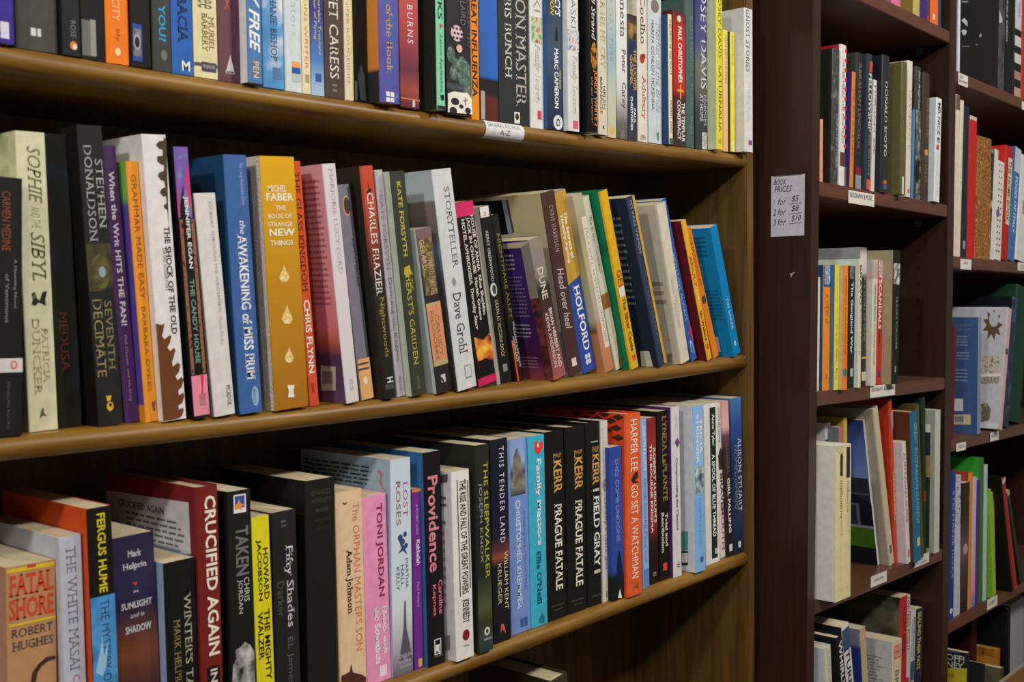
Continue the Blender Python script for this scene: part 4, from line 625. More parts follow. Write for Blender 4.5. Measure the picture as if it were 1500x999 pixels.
B('thin peach paperback tucked against the upright', 'thin peach paperback', 'd89a70', (1202, 174, 1201.5, 1205.5, 268), [], y=.006, d=.1)
B('tall black hardback in a silvery clear sleeve', 'silvery sleeved hardback', 'mott:4c4e4c,3a3c3a,6a6c6a:60', (1222, 70, 1219, 1228, 271), [t('ONE LITTLE TOWN', 165, 245, .5, .8, '9a9a96', 'i')], left='24241f', rough=.2, hard=True, y=.006)
B('tall white hardback with red scalloped edge', 'scalloped white hardback', 'd4cccc', (1232, 64, 1229, 1238, 272), [el(72+14*i, .95, 3.5, .3, 'b83038', 'spine_picture') for i in range(11)] + [t('NEVER MIND THE PORTRAIT', 85, 210, .3, .6, 'a89898'), p(222, 242, .1, .9, '5a3a2c')], left='9c2030', hard=True)
B('low olive booklet', 'low olive booklet', '5a5230', (1237, 244, 1236, 1239, 273), [], d=.12)
B('orange spined paperback with violet cover', 'orange violet paperback', 'c87c28', (1248, 104, 1244, 1250, 275), [t('HELEN GARNER', 130, 230, .3, .7, '8a5018')], left='33246c')
B('dark grey hardback with red and grey label', 'grey labelled hardback', '2e2e2e', (1256, 76, 1252, 1261, 278), [t('ABRAHAM LINCOLN', 90, 215, .25, .7, '6a6258', 'b'), p(244, 254, .05, .95, '7c2430'), p(255, 276, .05, .95, '8a8c90', 'price_sticker')], left='35322f', hard=True)
B('midnight blue hardback with large silver title', 'midnight silver hardback', '283038', (1272, 78, 1268, 1275, 280), [t('FELLOWSHIP', 105, 192, .2, .85, 'c4c8cc', 'b'), p(88, 104, .3, .9, 'b85040'), t('SIR BRIAN', 196, 255, .3, .7, '7a7468'), p(262, 280, .1, .95, 'c8542c', 'price_sticker')], left='22303c', hard=True)
B('white paperback with black script title', 'script titled white paperback', 'ccc8c4', (1280, 116, 1276, 1281, 281), [t('Yudushan lyfe', 122, 225, .25, .8, '3a3834', 'i')])
B('glossy black hardback with slender white capitals', 'slender capitals hardback', '2a2e30', (1294, 79, 1290, 1300, 283), [t('DONALD SPOTO', 118, 228, .3, .7, 'd0ccc4'), p(263, 268, .3, .8, 'd8642c', 'publisher_mark'), p(269, 276, .3, .8, '3a5aa0', 'publisher_mark')], left='1a2228', hard=True, rough=.2)
B('thick olive green hardback in clear wrap', 'thick olive hardback', '5c5634', (1323, 90, 1320, 1327, 287), [p(258, 284, .1, .5, 'c8c4b0', 'price_sticker')], left='585232', hard=True, rough=.2)
B('tall cream hardback with pale tan capitals', 'tall cream hardback', 'd2c8bc', (1331, 88, 1327, 1334, 289), [t('LAWRENCE', 130, 218, .25, .75, 'b8a088'), p(276, 282, .3, .7, 'b8604c', 'publisher_mark')], hard=True)
B('narrow blue booklet beside the photo biography', 'narrow blue booklet', '4a80b0', (1338, 160, 1335, 1338, 290), [], d=.13)
B('charcoal hardback with black and white portrait', 'portrait charcoal hardback', '3a3c3c', (1341, 96, 1339, 1348, 292), [t('No Regrets', 102, 158, .4, .75, 'd0ccc4', 'i'), p(160, 292, .08, .95, 'mott:8a8c88,3a3c3c,b4b4ae:45', 'spine_picture'), po([(1340, 250), (1343, 232), (1347, 236), (1347, 262), (1341, 268)], '1e1e20')], left='1c2024', hard=True)
B('umber hardback with gold lettering', 'umber gold hardback', '3e3026', (1354, 105, 1351, 1360, 294), [t('HOPE MIRRLEES', 140, 200, .45, .8, '8a6838'), el(222, .5, 5, .3, 'b8843c'), t('GOLD', 228, 266, .3, .7, '8a6838')], hard=True)
B('short white paperback with heavy black capitals', 'heavy capitals white paperback', 'd4d6d8', (1372, 142, 1368, 1376, 297), [t('MR NICE', 149, 196, .3, .78, '2a2a2c', 'b'), t('E', 200, 208, .3, .78, '2a2a2c', 'b'), po([(1372, 212), (1375, 212), (1375, 220), (1371, 218)], 'a83a4c'), t('HOWARD MARKS', 222, 285, .4, .65, 'b4b8bc')], left='aab8c0')
B = lambda *a, **k: book('C', *a, **k)
B('thin white paperback tucked against the upright', 'thin white paperback', 'd4d0cc', (1197, 406, 1195, 1200, 566), [], y=.012)
B('orange spined book with blue and white head', 'blue headed orange book', 'e08520', (1207, 388, 1205, 1215, 565), [p(388, 420, 0, 1, '2a5888'), p(389, 416, .1, .9, 'mott:a8b8d0,5a7ab0,d0d4d8:120', 'spine_picture'), t('A VIEW of', 430, 474, .3, .75, 'a85c14'), t('e', 548, 556, .4, .6, 'a05a18')], left='1e4c78')
B('bright yellow slim paperback with grey lettering', 'slim yellow paperback', 'd8cc38', (1224, 388, 1222, 1228, 564), [t('Mysteries of the North', 390, 470, .35, .7, 'b0a430'), t('Flora von Kelso', 474, 530, .35, .7, '7a7228', 'i'), t('Penni', 540, 556, .35, .7, '6a6228')], left='3a6484')
B('orange slim paperback with teal dot', 'teal dotted orange paperback', 'de7c24', (1236, 389, 1234, 1241, 563), [t('LETTERS TO A YOUNG MOTHER', 405, 520, .4, .65, 'a04c18'), el(546, .5, 6, .4, '2c7a78')], left='a89c80')
B('black paperback with bold white title', 'bold titled black paperback', '1f1f21', (1243, 389, 1241, 1251, 561), [p(389, 408, .2, .8, 'mott:8a8894,2a2830:100', 'spine_picture'), t('The Gangland War', 413, 518, .3, .72, 'd8d4d0', 'b'), p(540, 552, .4, .8, 'b0aca8', 'publisher_mark')])
B('cream hardback with mixed coloured capitals', 'mixed capitals hardback', 'd0ccae', (1259, 379, 1257, 1261, 560), [t('BRAVO', 388, 447, .15, .85, '4a4424', 'b'), t('ROMANCE', 452, 520, .3, .7, 'b88a58')], left='b4c0b8', gap=3)
B('tall grey hardback with dark photo spine', 'tall grey hardback', 'grad:5a5654,c8c0bc,c8b8b4,2a2a2a,33332f,22221f:0,.06,.18,.22,.7,1', (1263, 362, 1261, 1269, 559), [t('TRUE STORY OF CRIME', 400, 500, .35, .7, '8a8460'), p(523, 526, .1, .9, 'c8a830'), p(545, 558, .1, .9, 'c0b898')], left='84868a', right='c8ccd0', hard=True)
B('short cream paperback with black and red lettering', 'short cream paperback', 'ccc6b0', (1279, 408, 1276, 1283, 558), [t('GERALDINE BROOKS', 416, 470, .35, .65, '3a3834', 'b'), t('THE PEOPLE KINDER', 474, 535, .35, .65, 'b05840')], left='b4b2ac', gap=3)
B('red paperback with white headed bold title', 'bold titled red paperback', 'b8302c', (1287, 380, 1284, 1291, 557), [p(380, 406, 0, 1, 'mott:c8c0bc,a88078,d8d4d0:120'), t('VICE', 403, 412, .6, .85, 'e0d8d4', 'b'), t('SCANDALS', 409, 482, .15, .72, 'e8e0dc', 'b'), t('BOOK', 484, 504, .2, .6, '6a1c1c'), p(544, 552, .3, .7, '3a3a70', 'publisher_mark')], left='grad:c0b4b0,b09890,b4aca8:0,.3,1')
B('tall black paperback with white photo panel', 'photo panel black paperback', '20211f', (1309, 366, 1306, 1316, 555), [p(385, 416, 0, .98, 'mott:d0ccc4,4a4644,c8c4bc:70', 'spine_picture'), t('FRAGILE FORGIVER', 435, 512, .45, .7, '8a8a84'), t('I', 536, 546, .4, .6, '8a8a84')], left='8f836a')
B = lambda *a, **k: book('E', *a, **k)
B('thick cream softback with grey white cover overhanging the shelf', 'thick cream softback', 'd8ce9e', (1225, 654, 1224, 1236, 886), [p(666, 699, .5, .8, '2c2a28'), t('melbourne', 706, 762, .5, .85, '5a5444'), t('style 6', 764, 788, .5, .85, 'a89f7c', 'l'), t('the best of the city', 800, 872, .5, .66, 'bab08a', 'l'), po([(1225, 654), (1236, 652), (1236, 662), (1231, 666), (1226, 662)], 'c8bc98')], left='c4c2ba', y=-.030, d=.165, pw=True)
B('second cream softback pressed beside it', 'second cream softback', 'd8ce9e', (1237, 652, 1236, 1246, 884), [p(656, 701, .3, .8, '2c2a28'), t('melbourne', 706, 752, .4, .75, '5a5444'), t('design 2', 754, 780, .4, .75, 'a89f7c', 'l'), t('a guide to the town', 790, 868, .4, .6, 'bab08a', 'l')], y=-.030, d=.165, pw=True, gap=99)
B('short lavender white book standing behind the cream softbacks', 'lavender white book', 'c8c4d0', (1209, 620, 1209, 1217, 700), [p(644, 649, 0, 1, '3a3a40'), p(650, 700, 0, 1, '2a5a60')], left='c0bcc8', y=.055, gap=99)
B('grey book with pink spine standing behind the cream softbacks', 'grey pink book', 'b06a74', (1229, 626, 1229, 1235, 700), [], left='6c747c', y=.035, gap=99)
B('yellow hardback standing back behind the cream softbacks', 'yellow hardback', 'c8a83c', (1237, 612, 1237, 1242, 700), [], left='grad:b49a38,c0a444', y=.04, hard=True, d=.2, gap=99)
B('large photo book with house and lawn leaning left', 'house photo book', 'd8d8d8', (1264, 616, 1287, 1290, 838), [lp(616, 700, 0, 1, 'grad:2c3c7c,4c64a8,6478b4', 'cover_picture'), lpo([(1, 688), (.35, 712), (0, 736), (0, 780), (1, 780)], '1a1e2c'), lp(722, 725, .0, 1, '4a5a74'), lp(738, 770, .12, .4, '5a6c8c'), lp(741, 770, .15, .37, '2c3448'), lp(773, 803, 0, 1, 'mott:3c6a20,4c7c28:40'), lp(803, 836, 0, 1, '181a24'), lt('SEA', 814, 822, .55, .75, 'b0b0b8', 'b'), lp(812, 824, .3, .4, 'a8a8b0'), lp(770, 774, 0, 1, '8a90a0')], left='2a3040', d=.2, y=.03, gap=99)
B('grey beige hardback leaning against the red book', 'grey beige hardback', 'bdb296', (1278, 601, 1303, 1312, 831), [p(800, 812, .2, .6, '5a5444', 'publisher_mark')], left='8f8a7c', d=.2, hard=True)
B('tall red hardback with faded gold title', 'tall red hardback', 'c04028', (1303, 585, 1312, 1316, 828), [t('GARDENING', 690, 762, .1, .9, 'd8a080', 'b'), po([(1303, 608), (1308, 600), (1310, 622), (1306, 640)], 'b07a98')], left='a8321c', hard=True, d=.21)
B('short white paperback with tan block capitals', 'tan capitals white paperback', 'cfcac6', (1321, 649, 1328, 1334, 821), [t('AUSTRALIAN GUIDE', 664, 766, .15, .75, 'a07c5c', 'b'), p(806, 818, .3, .8, 'b87a70', 'publisher_mark')], left='b2aeb2')
B('blue teal hardback with pale cursive over brown cover', 'blue teal hardback', '24668a', (1335, 604, 1341, 1350, 813), [t('GREAT AUSTRALIAN GARDENS', 620, 770, .35, .8, '7aa8c0', 'i'), p(790, 802, .3, .8, 'c8b878', 'price_sticker')], left='mott:4c2c1c,54301c:30', hard=True, d=.2)
B('olive drab slim hardback', 'olive drab hardback', '544c2c', (1343, 593, 1350, 1354, 808), [], hard=True)
B('dark green slim hardback with red fleck', 'dark green slim hardback', '1f3322', (1351, 583, 1353, 1358, 805), [p(720, 735, .2, .8, '8a3024')], hard=True, d=.2)
B('pale framed landscape book at the bay end', 'landscape cover book', 'b8bcae', (1371, 601, 1369, 1376, 804), [lp(622, 634, .05, .95, 'c8ccbc'), lp(634, 690, .05, 1, '2a2f34'), lp(668, 715, .05, 1, 'mott:8a7438,9c8648:30'), lp(700, 760, .05, 1, 'mott:22301c,2c3c22:30'), lp(742, 765, .3, 1, '7a6a38'), lp(758, 804, .05, 1, 'mott:20301f,2a3a26:20')], left='8c9488', d=.2)
B = lambda *a, **k: book('F', *a, **k)
B('white hardback with cream pages at the lower left', 'cream paged white hardback', 'c8c4b0', (1208, 951, 1210, 1220, 999), [t('LOCATIONS', 958, 1060, .4, .7, 'a89c80')], left='b4bcc0', hard=True, y=-.006, d=.17, where='against the left upright')
B('black hardback with white diagonal lettering', 'diagonal lettered hardback', '1c1b1e', (1226, 936, 1231, 1239, 999), [t('WHIRLWIND', 942, 1050, .2, .8, 'd8d8d8', 'b')], left='17171a', hard=True, y=-.012)
B('white spined book with heavy slanted black title', 'heavy titled white book', 'd4d4d0', (1233, 920, 1240, 1251, 999), [p(925, 956, 0, 1, '3c5074'), t('TURNER', 956, 1040, .2, .75, '1f2126', 'b')], left='22242c')
B('grey lilac hardback with blue lower cover', 'grey lilac hardback', 'b4a47c', (1260, 923, 1264, 1272, 999), [], y=.012, left='grad:8a84a0,8c86a4,2a3c8c,2c3e90:0,.11,.14,1', gap=3)
B('pale grey paperback set behind with cream pages', 'pale grey set back paperback', 'd0c8b0', (1307, 910, 1306, 1317, 999), [t('1926', 918, 928, .4, .6, 'a09880')], left='a8a89c', gap=99, y=.055, d=.16)
B('thick cream paperback with red title block', 'red block cream paperback', 'd0c2a0', (1308, 941, 1307, 1320, 999), [p(948, 968, .15, .9, 'c06a4c'), hh('WHITE', 950, 957, .2, .85, 'e8d0b8'), hh('THINGS', 959, 966, .2, .85, 'e8d0b8'), t('BRETT', 985, 1040, .3, .7, '3a5a44'), lt('PRINCE', 955, 960, .4, .8, '4a4848'), lb(965, 1040, .1, .9, 16, '8a8888'), lp(941, 1100, .85, 1, '8a4430')], left='b0aaa8', y=.0, d=.15, gap=99)
B('tall red and white hardback with landscape cover', 'landscape red hardback', 'b02c34', (1319, 876, 1317, 1331, 999), [t('THE LAST GEISHA', 890, 960, .3, .6, '6a1c24', 'b'), p(876, 999, .72, 1, 'ccc8bc'), t('FORTRESS FLIGHT', 880, 960, .75, .95, '2c2a28', 'b')], left='mott:2c2c1c,5c5a44,20241a:14', y=.03, d=.2, gap=99)
B('pale grey paperback with small stacked capitals', 'stacked capitals paperback', 'c4c0c0', (1332, 896, 1329, 1339, 999), [t('MARITIME DISCOVERIES', 906, 965, .55, .8, '3a3a40', 'b'), t('A HISTORY OF THE SEAS', 908, 964, .2, .42, '5a5a60'), p(970, 999, .1, .9, '3c5c70')], left='5c6464')
B('dark blue paperback with yellow capitals at the bay end', 'yellow capitals paperback', '2c3040', (1342, 893, 1339, 1349, 999), [t('SEALING THEIR FATE', 898, 983, .3, .75, 'c8bc38', 'b'), p(893, 999, .86, 1, '4a3c60')], left='4a5c54')
# ================================================================== the dark bookcase, right bay
B = lambda *a, **k: book('P', *a, **k)
B('thin white hardback edge against the upright', 'thin white hardback', 'c4ccd8', (1404, 1407), [], h=.24, y=.003, hard=True)
B('large black book shown cover outward with white shapes', 'large black outward book', '0b0b0d', (1407, 1462), [po([(1408, 30), (1412, 26), (1417, 31), (1417, 39)], 'a8a8ac'), po([(1407, 45), (1411, 43), (1416, 45), (1415, 50), (1411, 52)], 'a8a8ac'), po([(1434, 52), (1437, 48), (1438, 53), (1435, 55)], '8a8a8e'), po([(1409, 67), (1420, 67), (1420, 69), (1409, 69)], '5a5a5e'), po([(1428, 65), (1432, 64), (1431, 67)], '6a6a6e'), po([(1408, 1), (1418, 2), (1418, 3.5), (1408, 3)], '8a8a8e')], h=.29, d=.04, rough=.25, y=.001, gap=99)
B('glossy grey black hardback with streaked spine', 'streaked grey hardback', 'mott:2a2c2e,4c4e50,1c1e20:25', (1462, 1471), [po([(1463, 14), (1468, 26), (1468, 33), (1463, 34)], 'b4b8b8')], h=.27, rough=.15, hard=True, y=.003)
B('black hardback with small white running capitals', 'running capitals hardback', '16181a', (1471, 1476), [t('TERRIBLE DEEDS', -20, 60, .3, .7, 'c4c4c4')], h=.27, hard=True)
B('matt black slim hardback', 'matt black hardback', '1a1d20', (1476, 1484), [], h=.26, hard=True)
B('black and white banded hardback', 'banded hardback', '1e2024', (1484, 1495), [p(-20, 40, .1, .95, 'c4bcc4'), p(50, 65, .1, .95, 'c8c0c0'), p(76, 90, .1, .95, 'c8c4c0'), p(102, 114, .1, .95, 'a8806c'), p(126, 140, .1, .95, 'b4947c'), t('N-M-S', 0, 20, .5, .8, '6a5a90')], h=.26, hard=True)
B('scarlet hardback at the photo edge', 'scarlet hardback', 'a83028', (1497, 1506), [], h=.25, hard=True)
B = lambda *a, **k: book('Q', *a, **k)
B('tall cream hardback with faded picture head', 'picture headed cream hardback', 'cdc0ac', (1402, 138, 1397, 1402, 376), [p(138, 160, 0, .9, '6a4c48')], y=.004, hard=True)
B('second tall cream hardback with dotted spine', 'dotted cream hardback', 'd0c4b0', (1408, 146, 1402, 1407, 376), [t('food of the sea', 170, 330, .4, .6, 'b4a894', 'l')], hard=True)
B('navy hardback with pale crest', 'pale crest navy hardback', '24263c', (1412, 154, 1407, 1416, 377), [p(352, 364, .3, .7, '8a94a8', 'publisher_mark')], hard=True)
B('bright red hardback with pale head band', 'bright red hardback', 'b8201e', (1420, 168, 1416, 1428, 378), [p(168, 174, .0, .9, 'c8b8a0')], hard=True, rough=.3)
B('thick bronze gold album in clear plastic', 'bronze gold album', 'mott:7a4c20,a87034,5c3414,c89858:110', (1432, 198, 1430, 1451, 377), [], left='b8b8c4', rough=.15, hard=True)
B('white photo cookbook with grey blue cover', 'white photo cookbook', 'c8ccc4', (1458, 218, 1451, 1456, 380), [], left='mott:5c6868,2c3438,a8b0b0:30', gap=4)
B('white polka dot hardback', 'polka dot hardback', 'd0cec4', (1462, 234, 1456, 1466, 380), [el(240+9*i, u, 1.5, .07, '4a4a4a', 'spine_picture') for i in range(15) for u in (.25, .6)] + [el(311, .2, 6, .2, '5a5a88', 'spine_picture')])
B('red cookbook with cream title panel', 'red cookbook', 'a82420', (1475, 212, 1466, 1476, 381), [p(228, 326, .35, .95, 'd4c4a4'), t('THE HOME BOOK', 232, 322, .42, .86, '5a5a3a', 'b')], left='b0221e', hard=True)
B('blue slim paperback with white patches', 'patched blue paperback', '3c6ca8', (1488, 214, 1477, 1486, 382), [p(214, 250, 0, 1, 'b8bcc4'), t('FOOD OF ITALY', 256, 340, .3, .7, 'c8d0d8', 'b')])
B('white hardback cut by the photo edge', 'edge white hardback', 'd0d0d4', (1495, 224, 1487, 1503, 383), [p(290, 310, .4, .8, 'b87a84')], hard=True)
B = lambda *a, **k: book('R', *a, **k)
B('thin maroon book against the upright', 'thin maroon book', '5c1c28', (1397, 480, 1392, 1397, 632), [], y=.006)
B('blue paperback with blurb and barcode showing its cover', 'blue blurb cookbook', '7a8aa0', (1434, 465, 1432, 1436, 630), [lb(474, 486, 1399, 1424, 2, '5a6e90'), lb(491, 508, 1398, 1418, 4, '8a9cb8'), lb(515, 528, 1398, 1420, 3, '8a9cb8'), lb(540, 560, 1399, 1418, 4, '8a9cb8'), lp(584, 602, 1398, 1411, 'c8ccd0', 'price_sticker'), lp(607, 622, 1397, 1422, 'b8a87c', 'price_sticker'), lp(609, 620, 1398, 1414, 'c0bcb4', 'barcode_label')] + [lp(609.5, 618, 1399+1.5*i, 1399.8+1.5*i, '3c3c3c', 'barcode_lines') for i in range(9)] + [p(470, 471, .4, .6, '6a7c98')], left='35507c', d=.17, y=-.0, gap=99)
def star(cs, cz, n, r0, r1, kx):
    pts = []
    for i in range(n*2):
        a = math.pi*i/n; r = r1 if i % 2 == 0 else r0; pts.append((cs+kx*r*math.cos(a), cz+r*math.sin(a)))
    return pts
B('white photo cookbook with rope, starfish and jars', 'starfish photo cookbook', 'c4a8a8', (1477, 450, 1463, 1469, 622), [lpo([(1390, 452), (1475, 452), (1464, 619), (1390, 619)], 'a6a6b0'), lpo([(1454+ (19 if i % 2 == 0 else 11)*.8*math.cos(math.pi*i/9), 476+(24 if i % 2 == 0 else 14)*math.sin(math.pi*i/9)) for i in range(18)], '54402c'), lpo([(1456+7*math.cos(a/4), 468+11*math.sin(a/4)) for a in range(25)], 'a2a4ac'), lpo([(1437, 523), (1447, 521), (1447, 547), (1437, 547)], 'mott:8a8270,b4ac98,4c4438:110'), lpo([(1449, 523), (1464, 519), (1463, 546), (1449, 547)], 'mott:8a8270,b4ac98,4c4438:110'), lpo([(1437, 548), (1466, 547), (1466, 551), (1437, 552)], 'ccc8c0'), lpo([(1437, 553), (1464, 552), (1463, 561), (1437, 562)], 'mott:4c4438,a8a090:300'), lpo([(1437, 592), (1446, 590), (1452, 600), (1449, 616), (1437, 618)], 'mott:6a6a3c,4a4450,8c8440:120'), p(510, 518, .2, .8, '4a4a50')], left='b0b0b8', d=.2, gap=4)
B('dark blue glossy cookbook with sea photo spine', 'sea photo cookbook', 'mott:22345c,1a2436,3c5a80:30', (1484, 434, 1470, 1478, 621), [p(450, 470, .2, .8, '2c4c94')], left='10161e', rough=.2, d=.21)
B('deep green hardback', 'deep green hardback', '123c2c', (1492, 416, 1478, 1495, 620), [], left='12301f', d=.22, hard=True)
B = lambda *a, **k: book('S', *a, **k)
B('royal blue hardback with white lettering', 'royal blue hardback', '223c80', (1393, 692, 1389, 1397, 910), [t('STEPHANIE BOAT', 720, 850, .4, .75, '9aa8cc'), el(897, .5, 4, .25, 'd0d4dc')], y=.004, hard=True)
B('white paperback with violet blossom print', 'violet blossom paperback', 'b8bcc8', (1399, 698, 1397, 1406, 905), [p(700, 770, .05, .95, 'mott:b8bcc8,b8bcc8,4c4468:120', 'spine_picture')])
B('dark cookbook with pink flower spine', 'pink flower cookbook', 'grad:2c241c,34302a,6c4c54,4a3a3c,241f1c:0,.3,.55,.65,1', (1411, 708, 1407, 1417, 897), [el(806, .5, 8, .35, 'b08a94', 'spine_picture')])
B('amber orange hardback', 'amber hardback', 'c8862c', (1421, 693, 1418, 1423, 890), [], left='8c3a2c', hard=True)
B('lilac paperback with pink and blue foot', 'lilac paperback', 'grad:c0b0cc,b8a8c8,c888a8,4c7cc0:0,.6,.85,1', (1426, 700, 1423, 1428, 886), [])
B('violet slim paperback', 'violet slim paperback', '4c307c', (1431, 703, 1428, 1433, 884), [])
B('green hardback with bright green cover', 'green hardback', '3c6c2c', (1436, 672, 1434, 1440, 872), [], left='2c8c2c', hard=True)
B('pale blue tall paperback', 'pale blue tall paperback', 'a8bcc4', (1442, 682, 1440, 1445, 870), [])
B('lime green slim paperback', 'lime green paperback', '7cb42c', (1446, 720, 1450, 1454, 862), [])
B('chartreuse slim paperback leaning on the row', 'chartreuse paperback', 'a0b03c', (1451, 722, 1454, 1459, 858), [])
B('large black hardback leaning left', 'large leaning black hardback', '1c1818', (1461, 705, 1475, 1479, 846), [p(705, 850, .8, 1, '6a5c50')], left='17130f', hard=True)
B('red hardback leaning left with white head', 'red leaning hardback', 'a02c20', (1468, 704, 1484, 1489, 842), [p(704, 710, 0, 1, 'c4bcb4')], left='1c1816', hard=True)
B('dark green slim book leaning at the bay end', 'leaning green book', '20352a', (1475, 722, 1490, 1494, 822), [p(722, 728, 0, 1, 'b0a080')])
B = lambda *a, **k: book('U', *a, **k)
B('black and yellow paperback showing large white capitals', 'black yellow paperback', '23221f', (1417, 957, 1416, 1420, 999), [lpo([(1380, 978), (1417, 979), (1417, 1060), (1380, 1060)], 'a89c24'), lt('OFF!', 959, 969, 1386, 1413, 'c0c0bc', 'b'), lt('NEY', 970, 979, 1387, 1411, 'c0c0bc', 'b'), lt('Sam', 984, 992, 1386, 1398, '5a5c20', 'i'), lpo([(1385, 950), (1412, 954), (1410, 957), (1385, 954)], '3c4c70')], left='1c1c1e', d=.15, y=-.01)
B('dark maroon hardback dim at the back', 'maroon hardback', '3c0f12', (1424, 892, 1423, 1431, 999), [], y=.06, hard=True, gap=99, d=.12)
B('ochre hardback rising behind the black yellow one', 'ochre hardback', '9c6420', (1462, 952, 1461, 1465, 999), [lp(952, 964, .05, .5, 'mott:9c6420,6c4014:80')], left='a06a24', d=.17, y=.03, hard=True, gap=99)
B('black hardback with cream pages low on the right', 'low black hardback', '1a1a1c', (1441, 974, 1440, 1443, 999), [], left='1a1a1c', d=.09, y=-.03, hard=True, gap=99, where='below the ochre hardback')
B('olive drab paperback with cream pages low on the right', 'low olive paperback', '4a4630', (1466, 979, 1465, 1470, 999), [], left='504c34', d=.09, y=-.03, gap=99, where='below the ochre hardback')
B('large black folder standing at the back', 'large black folder', '131315', (1476, 892, 1475, 1480, 999), [], left='141416', d=.2, y=.03, gap=99, hard=True)
B('pale grey magazine with crumpled white head', 'pale grey magazine', 'a8acb0', (1481, 886, 1481, 1500, 999), [], left='b0b4b8', y=.075, d=.12, gap=99)
# ================================================================== stickers, price notice, small things
def sticker(lab, px0, py0, px1, py1, lines, fr='dark', Y=None, skew=0, cat='shelf label', col='d8d4cc'):
    base = (D2 if fr == 'dark' else D); Y = base - .0003 if Y is None else Y
    a = toloc(at(px0, py0, Y), fr); b = toloc(at(px1, py0, Y), fr); c_ = toloc(at(px0, py1, Y), fr)
    w = b.x-a.x; h = a.z-c_.z
    o = bev_box('shelf_label', 0, w, 0, .0003, 0, h, mat(col, .6, 1.0), None, 0)
    o.location = towld(Vector((a.x, Y, c_.z)), fr); o.rotation_euler = (0, (TILT if fr == 'dark' else 0)+skew, 0)
    for s, u0, u1, v0, v1, st in lines:
        vs, fs = text_geo(s, st)
        mesh_obj('handwriting', [(w*(u0+(u1-u0)*x), -.0002, h*(v0+(v1-v0)*y)) for x, y in vs], fs, mat('2c2a34', .6, 1.0), o)
    tag(o, lab, cat, 'shelf labels'); LABELS.append(lab); return o
# paper label wrapped over the oak nose: bent strip
def nose_label():
    A = at(712, 197, D); b = at(768, 197, D); k = 0
    x0, x1 = A.x, b.x; V = []; Fc = []; N = 10
    zt = LEV[0]-sag(0, (x0+x1)/2); dz = -(sag(0, x1)-sag(0, x0))
    for i in range(N+1):
        a_ = math.pi*(.13+.80*i/N); r = .0106
        for j, xx in enumerate((x0, x1)): V.append((xx-x0, .010-r*math.sin(a_), -.010+r*math.cos(a_) + j*dz))
    for i in range(N): Fc.append((2*i, 2*i+2, 2*i+3, 2*i+1))
    o = mesh_obj('shelf_label', V, Fc, mat('dcdadc', .6, 1.0), None, None, True); o.location = (x0, D, zt - (sag(0, x0)-sag(0, (x0+x1)/2)))
    w = x1-x0
    for s, u0, u1, a0, a1 in (('GENERAL FICTION', .04, .9, .18, .36), ('A-Z', .36, .62, .46, .66)):
        vs, fs = text_geo(s, 'l')
        def pos(x, y):
            an = math.pi*(.13+.80*(a1+(a0-a1)*y)); r = .0109; u = u0+(u1-u0)*x
            return (w*u, .010-r*math.sin(an), -.010+r*math.cos(an)+dz*u)
        mesh_obj('handwriting', [pos(*q) for q in vs], fs, mat('34343c', .6, 1.0), o)
    lab = 'white paper label handwritten general fiction on the oak top shelf edge'
    tag(o, lab, 'shelf label', 'shelf labels'); LABELS.append(lab)
nose_label()
sticker('white label under the black slender capitals hardback in the dark bay', 1243, 278, 1281, 297, [('BIOGRAPHY & MUSIC', .06, .92, .45, .85, '')])
sticker('white label below the bold titled red paperback in the dark bay', 1275, 565.5, 1311, 583, [('BIOGRAPHY & MEMOIR', .06, .94, .5, .8, '')])
sticker('small white label below the house photo book in the dark bay', 1276, 845, 1299, 861, [('GARDEN', .2, .8, .4, .65, 'i')])
sticker('small white label below the blue teal hardback in the dark bay', 1340, 817, 1361, 832, [('HOUSE', .1, .6, .55, .8, 'i'), ('& GARDEN', .2, .85, .2, .4, 'i')])
sticker('small white label under the black outward book in the far bay', 1404, 106, 1418, 123, [('SELF', .15, .55, .6, .85, ''), ('DEVELOPMENT', .05, .95, .2, .45, '')])
sticker('small white label under the navy hardback in the far bay', 1407, 379, 1423, 394, [('ART', .3, .7, .5, .75, '')])
sticker('white label cut by the photo edge below the patched blue paperback', 1491, 384, 1507, 396, [('COOK', .2, .8, .2, .7, '')])
sticker('white label under the blue blurb cookbook in the far bay', 1401, 650, 1415, 662, [('FOOD', .15, .85, .35, .7, 'i')])
sticker('white label under the starfish photo cookbook in the far bay', 1450.5, 634, 1463, 647, [('TRAVEL', .1, .9, .35, .7, 'i')])
sticker('white label under the lime green paperback in the far bay', 1446.5, 879, 1461, 894, [('CRAFT', .15, .85, .35, .7, 'i')])
sticker('small white label cut by the photo edge under the scarlet hardback', 1497, 148, 1508, 160, [('A', .4, .7, .3, .7, '')])
# price notice on the dark upright's outer face
XS = UL0 - .0004
def onside(px, py):
    # meet the ray with the outer face of the dark bookcase
    lo, hi = D2, D2+.4
    for _ in range(50):
        mid = (lo+hi)/2
        if toloc(at(px, py, mid), 'dark').x > XS: hi = mid
        else: lo = mid
    return toloc(at(px, py, (lo+hi)/2), 'dark')
q0 = onside(1130, 258.5); q1 = onside(1179, 257); q2 = onside(1128.5, 347)
sw = q0.y-q1.y; sh = q0.z-q2.z
sg = bev_box('price_sign', -.0003, 0, -sw, 0, 0, sh, mat('ccc8d8', .6, 1.0), None, 0)
sg.location = towld(Vector((XS, q0.y, q2.z)), 'dark'); sg.rotation_euler = (0, TILT, 0)
tag(sg, 'white handwritten book prices notice taped on the dark bookcase side', 'price sign'); LABELS.append(sg['label'])
def sign_text(s, u0, u1, v0, v1, st='i'):
    vs, fs = text_geo(s, st)
    mesh_obj('handwriting', [(-.0006, -sw*(u0+(u1-u0)*x), sh*(1-v1+(v1-v0)*y)) for x, y in vs], fs, mat('26262c', .6, 1.0), sg)
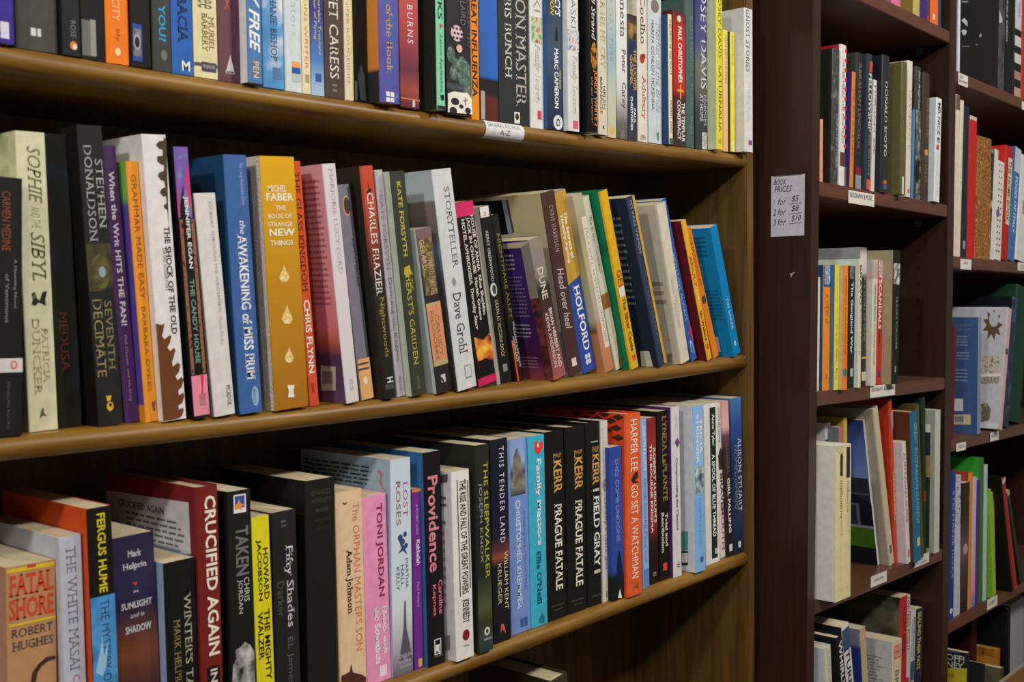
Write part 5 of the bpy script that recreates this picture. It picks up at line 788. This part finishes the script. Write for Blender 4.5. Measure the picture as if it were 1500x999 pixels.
def sign_line(u0, v0, u1, v1):
    hw = .004
    mesh_obj('underline', [(-.0006, -sw*u0, sh*(1-v0-hw)), (-.0006, -sw*u1, sh*(1-v1-hw)), (-.0006, -sw*u1, sh*(1-v1+hw)), (-.0006, -sw*u0, sh*(1-v0+hw))], [(0, 1, 2, 3)], mat('26262c', .6, 1.0), sg)
sign_text('BOOK', .08, .46, .06, .15); sign_text('PRICES', .10, .63, .17, .27)
for i, (n_, pr) in enumerate((('1', '$5'), ('2', '$8'), ('3', '$10'))):
    v = .36+.17*i
    sign_text(n_, .07 if i else .09, .16 if i else .115, v+.02, v+.12)
    sign_text('for', .21, .46, v+.01, v+.12)
    sign_text(pr, .62, .84 if i < 2 else .9, v-.02-.01*i, v+.09-.01*i)
    sign_line(.56, v+.12-.01*i, .93, v+.105-.01*i)
bev_box('tape', -.0003, -.0001, -sw*.95, -sw*.06, sh*.985, sh*1.14, mat('3c2a24', .15, 1.0), sg, 0)
qs = onside(1156, 401)
sc_ = mesh_obj('paper_scrap', [(-.0004, 0, 0), (-.0004, -.010, .001), (-.0012, -.009, .003), (-.0006, -.006, -.002), (-.0006, -.004, -.006), (-.0005, -.002, -.001)], [(0, 1, 2, 3, 4, 5)], mat('b8b0ac', .6, 1.0))
sc_.location = towld(qs, 'dark'); sc_.rotation_euler = (0, TILT, 0)
tag(sc_, 'tiny torn white paper scrap stuck below the price notice', 'paper scrap'); LABELS.append(sc_['label'])
# wooden table whose far edge shows in the lower right corner
ta = at(1479, 986, D2-.05)
table = empty('wooden_table', (ta.x+.28, D2-.25, -1.4)); tag(table, 'pale brown wooden table, its far edge at the lower right corner', 'table'); LABELS.append(table['label'])
hz = ta.z+1.4; TW = wood('table_wood', '6e4c2c', '86603a', 6, 12)
bev_box('tabletop', -.40, .40, -.25, .194, hz-.03, hz-.0005, TW, table, .003)
bev_box('edge_trim', -.40, .40, .1945, .20, hz-.032, hz+.001, mat('a09484', .5, 1.0), table, .001)
for a_, b_ in ((-.37, -.22), (.33, -.22), (-.37, .14), (.33, .14)):
    bev_box('leg', a_, a_+.04, b_, b_+.04, 0, hz-.0305, wood('table_leg_wood', '7a5630', '96704a', 6, 12, .4, 2), table, .003)
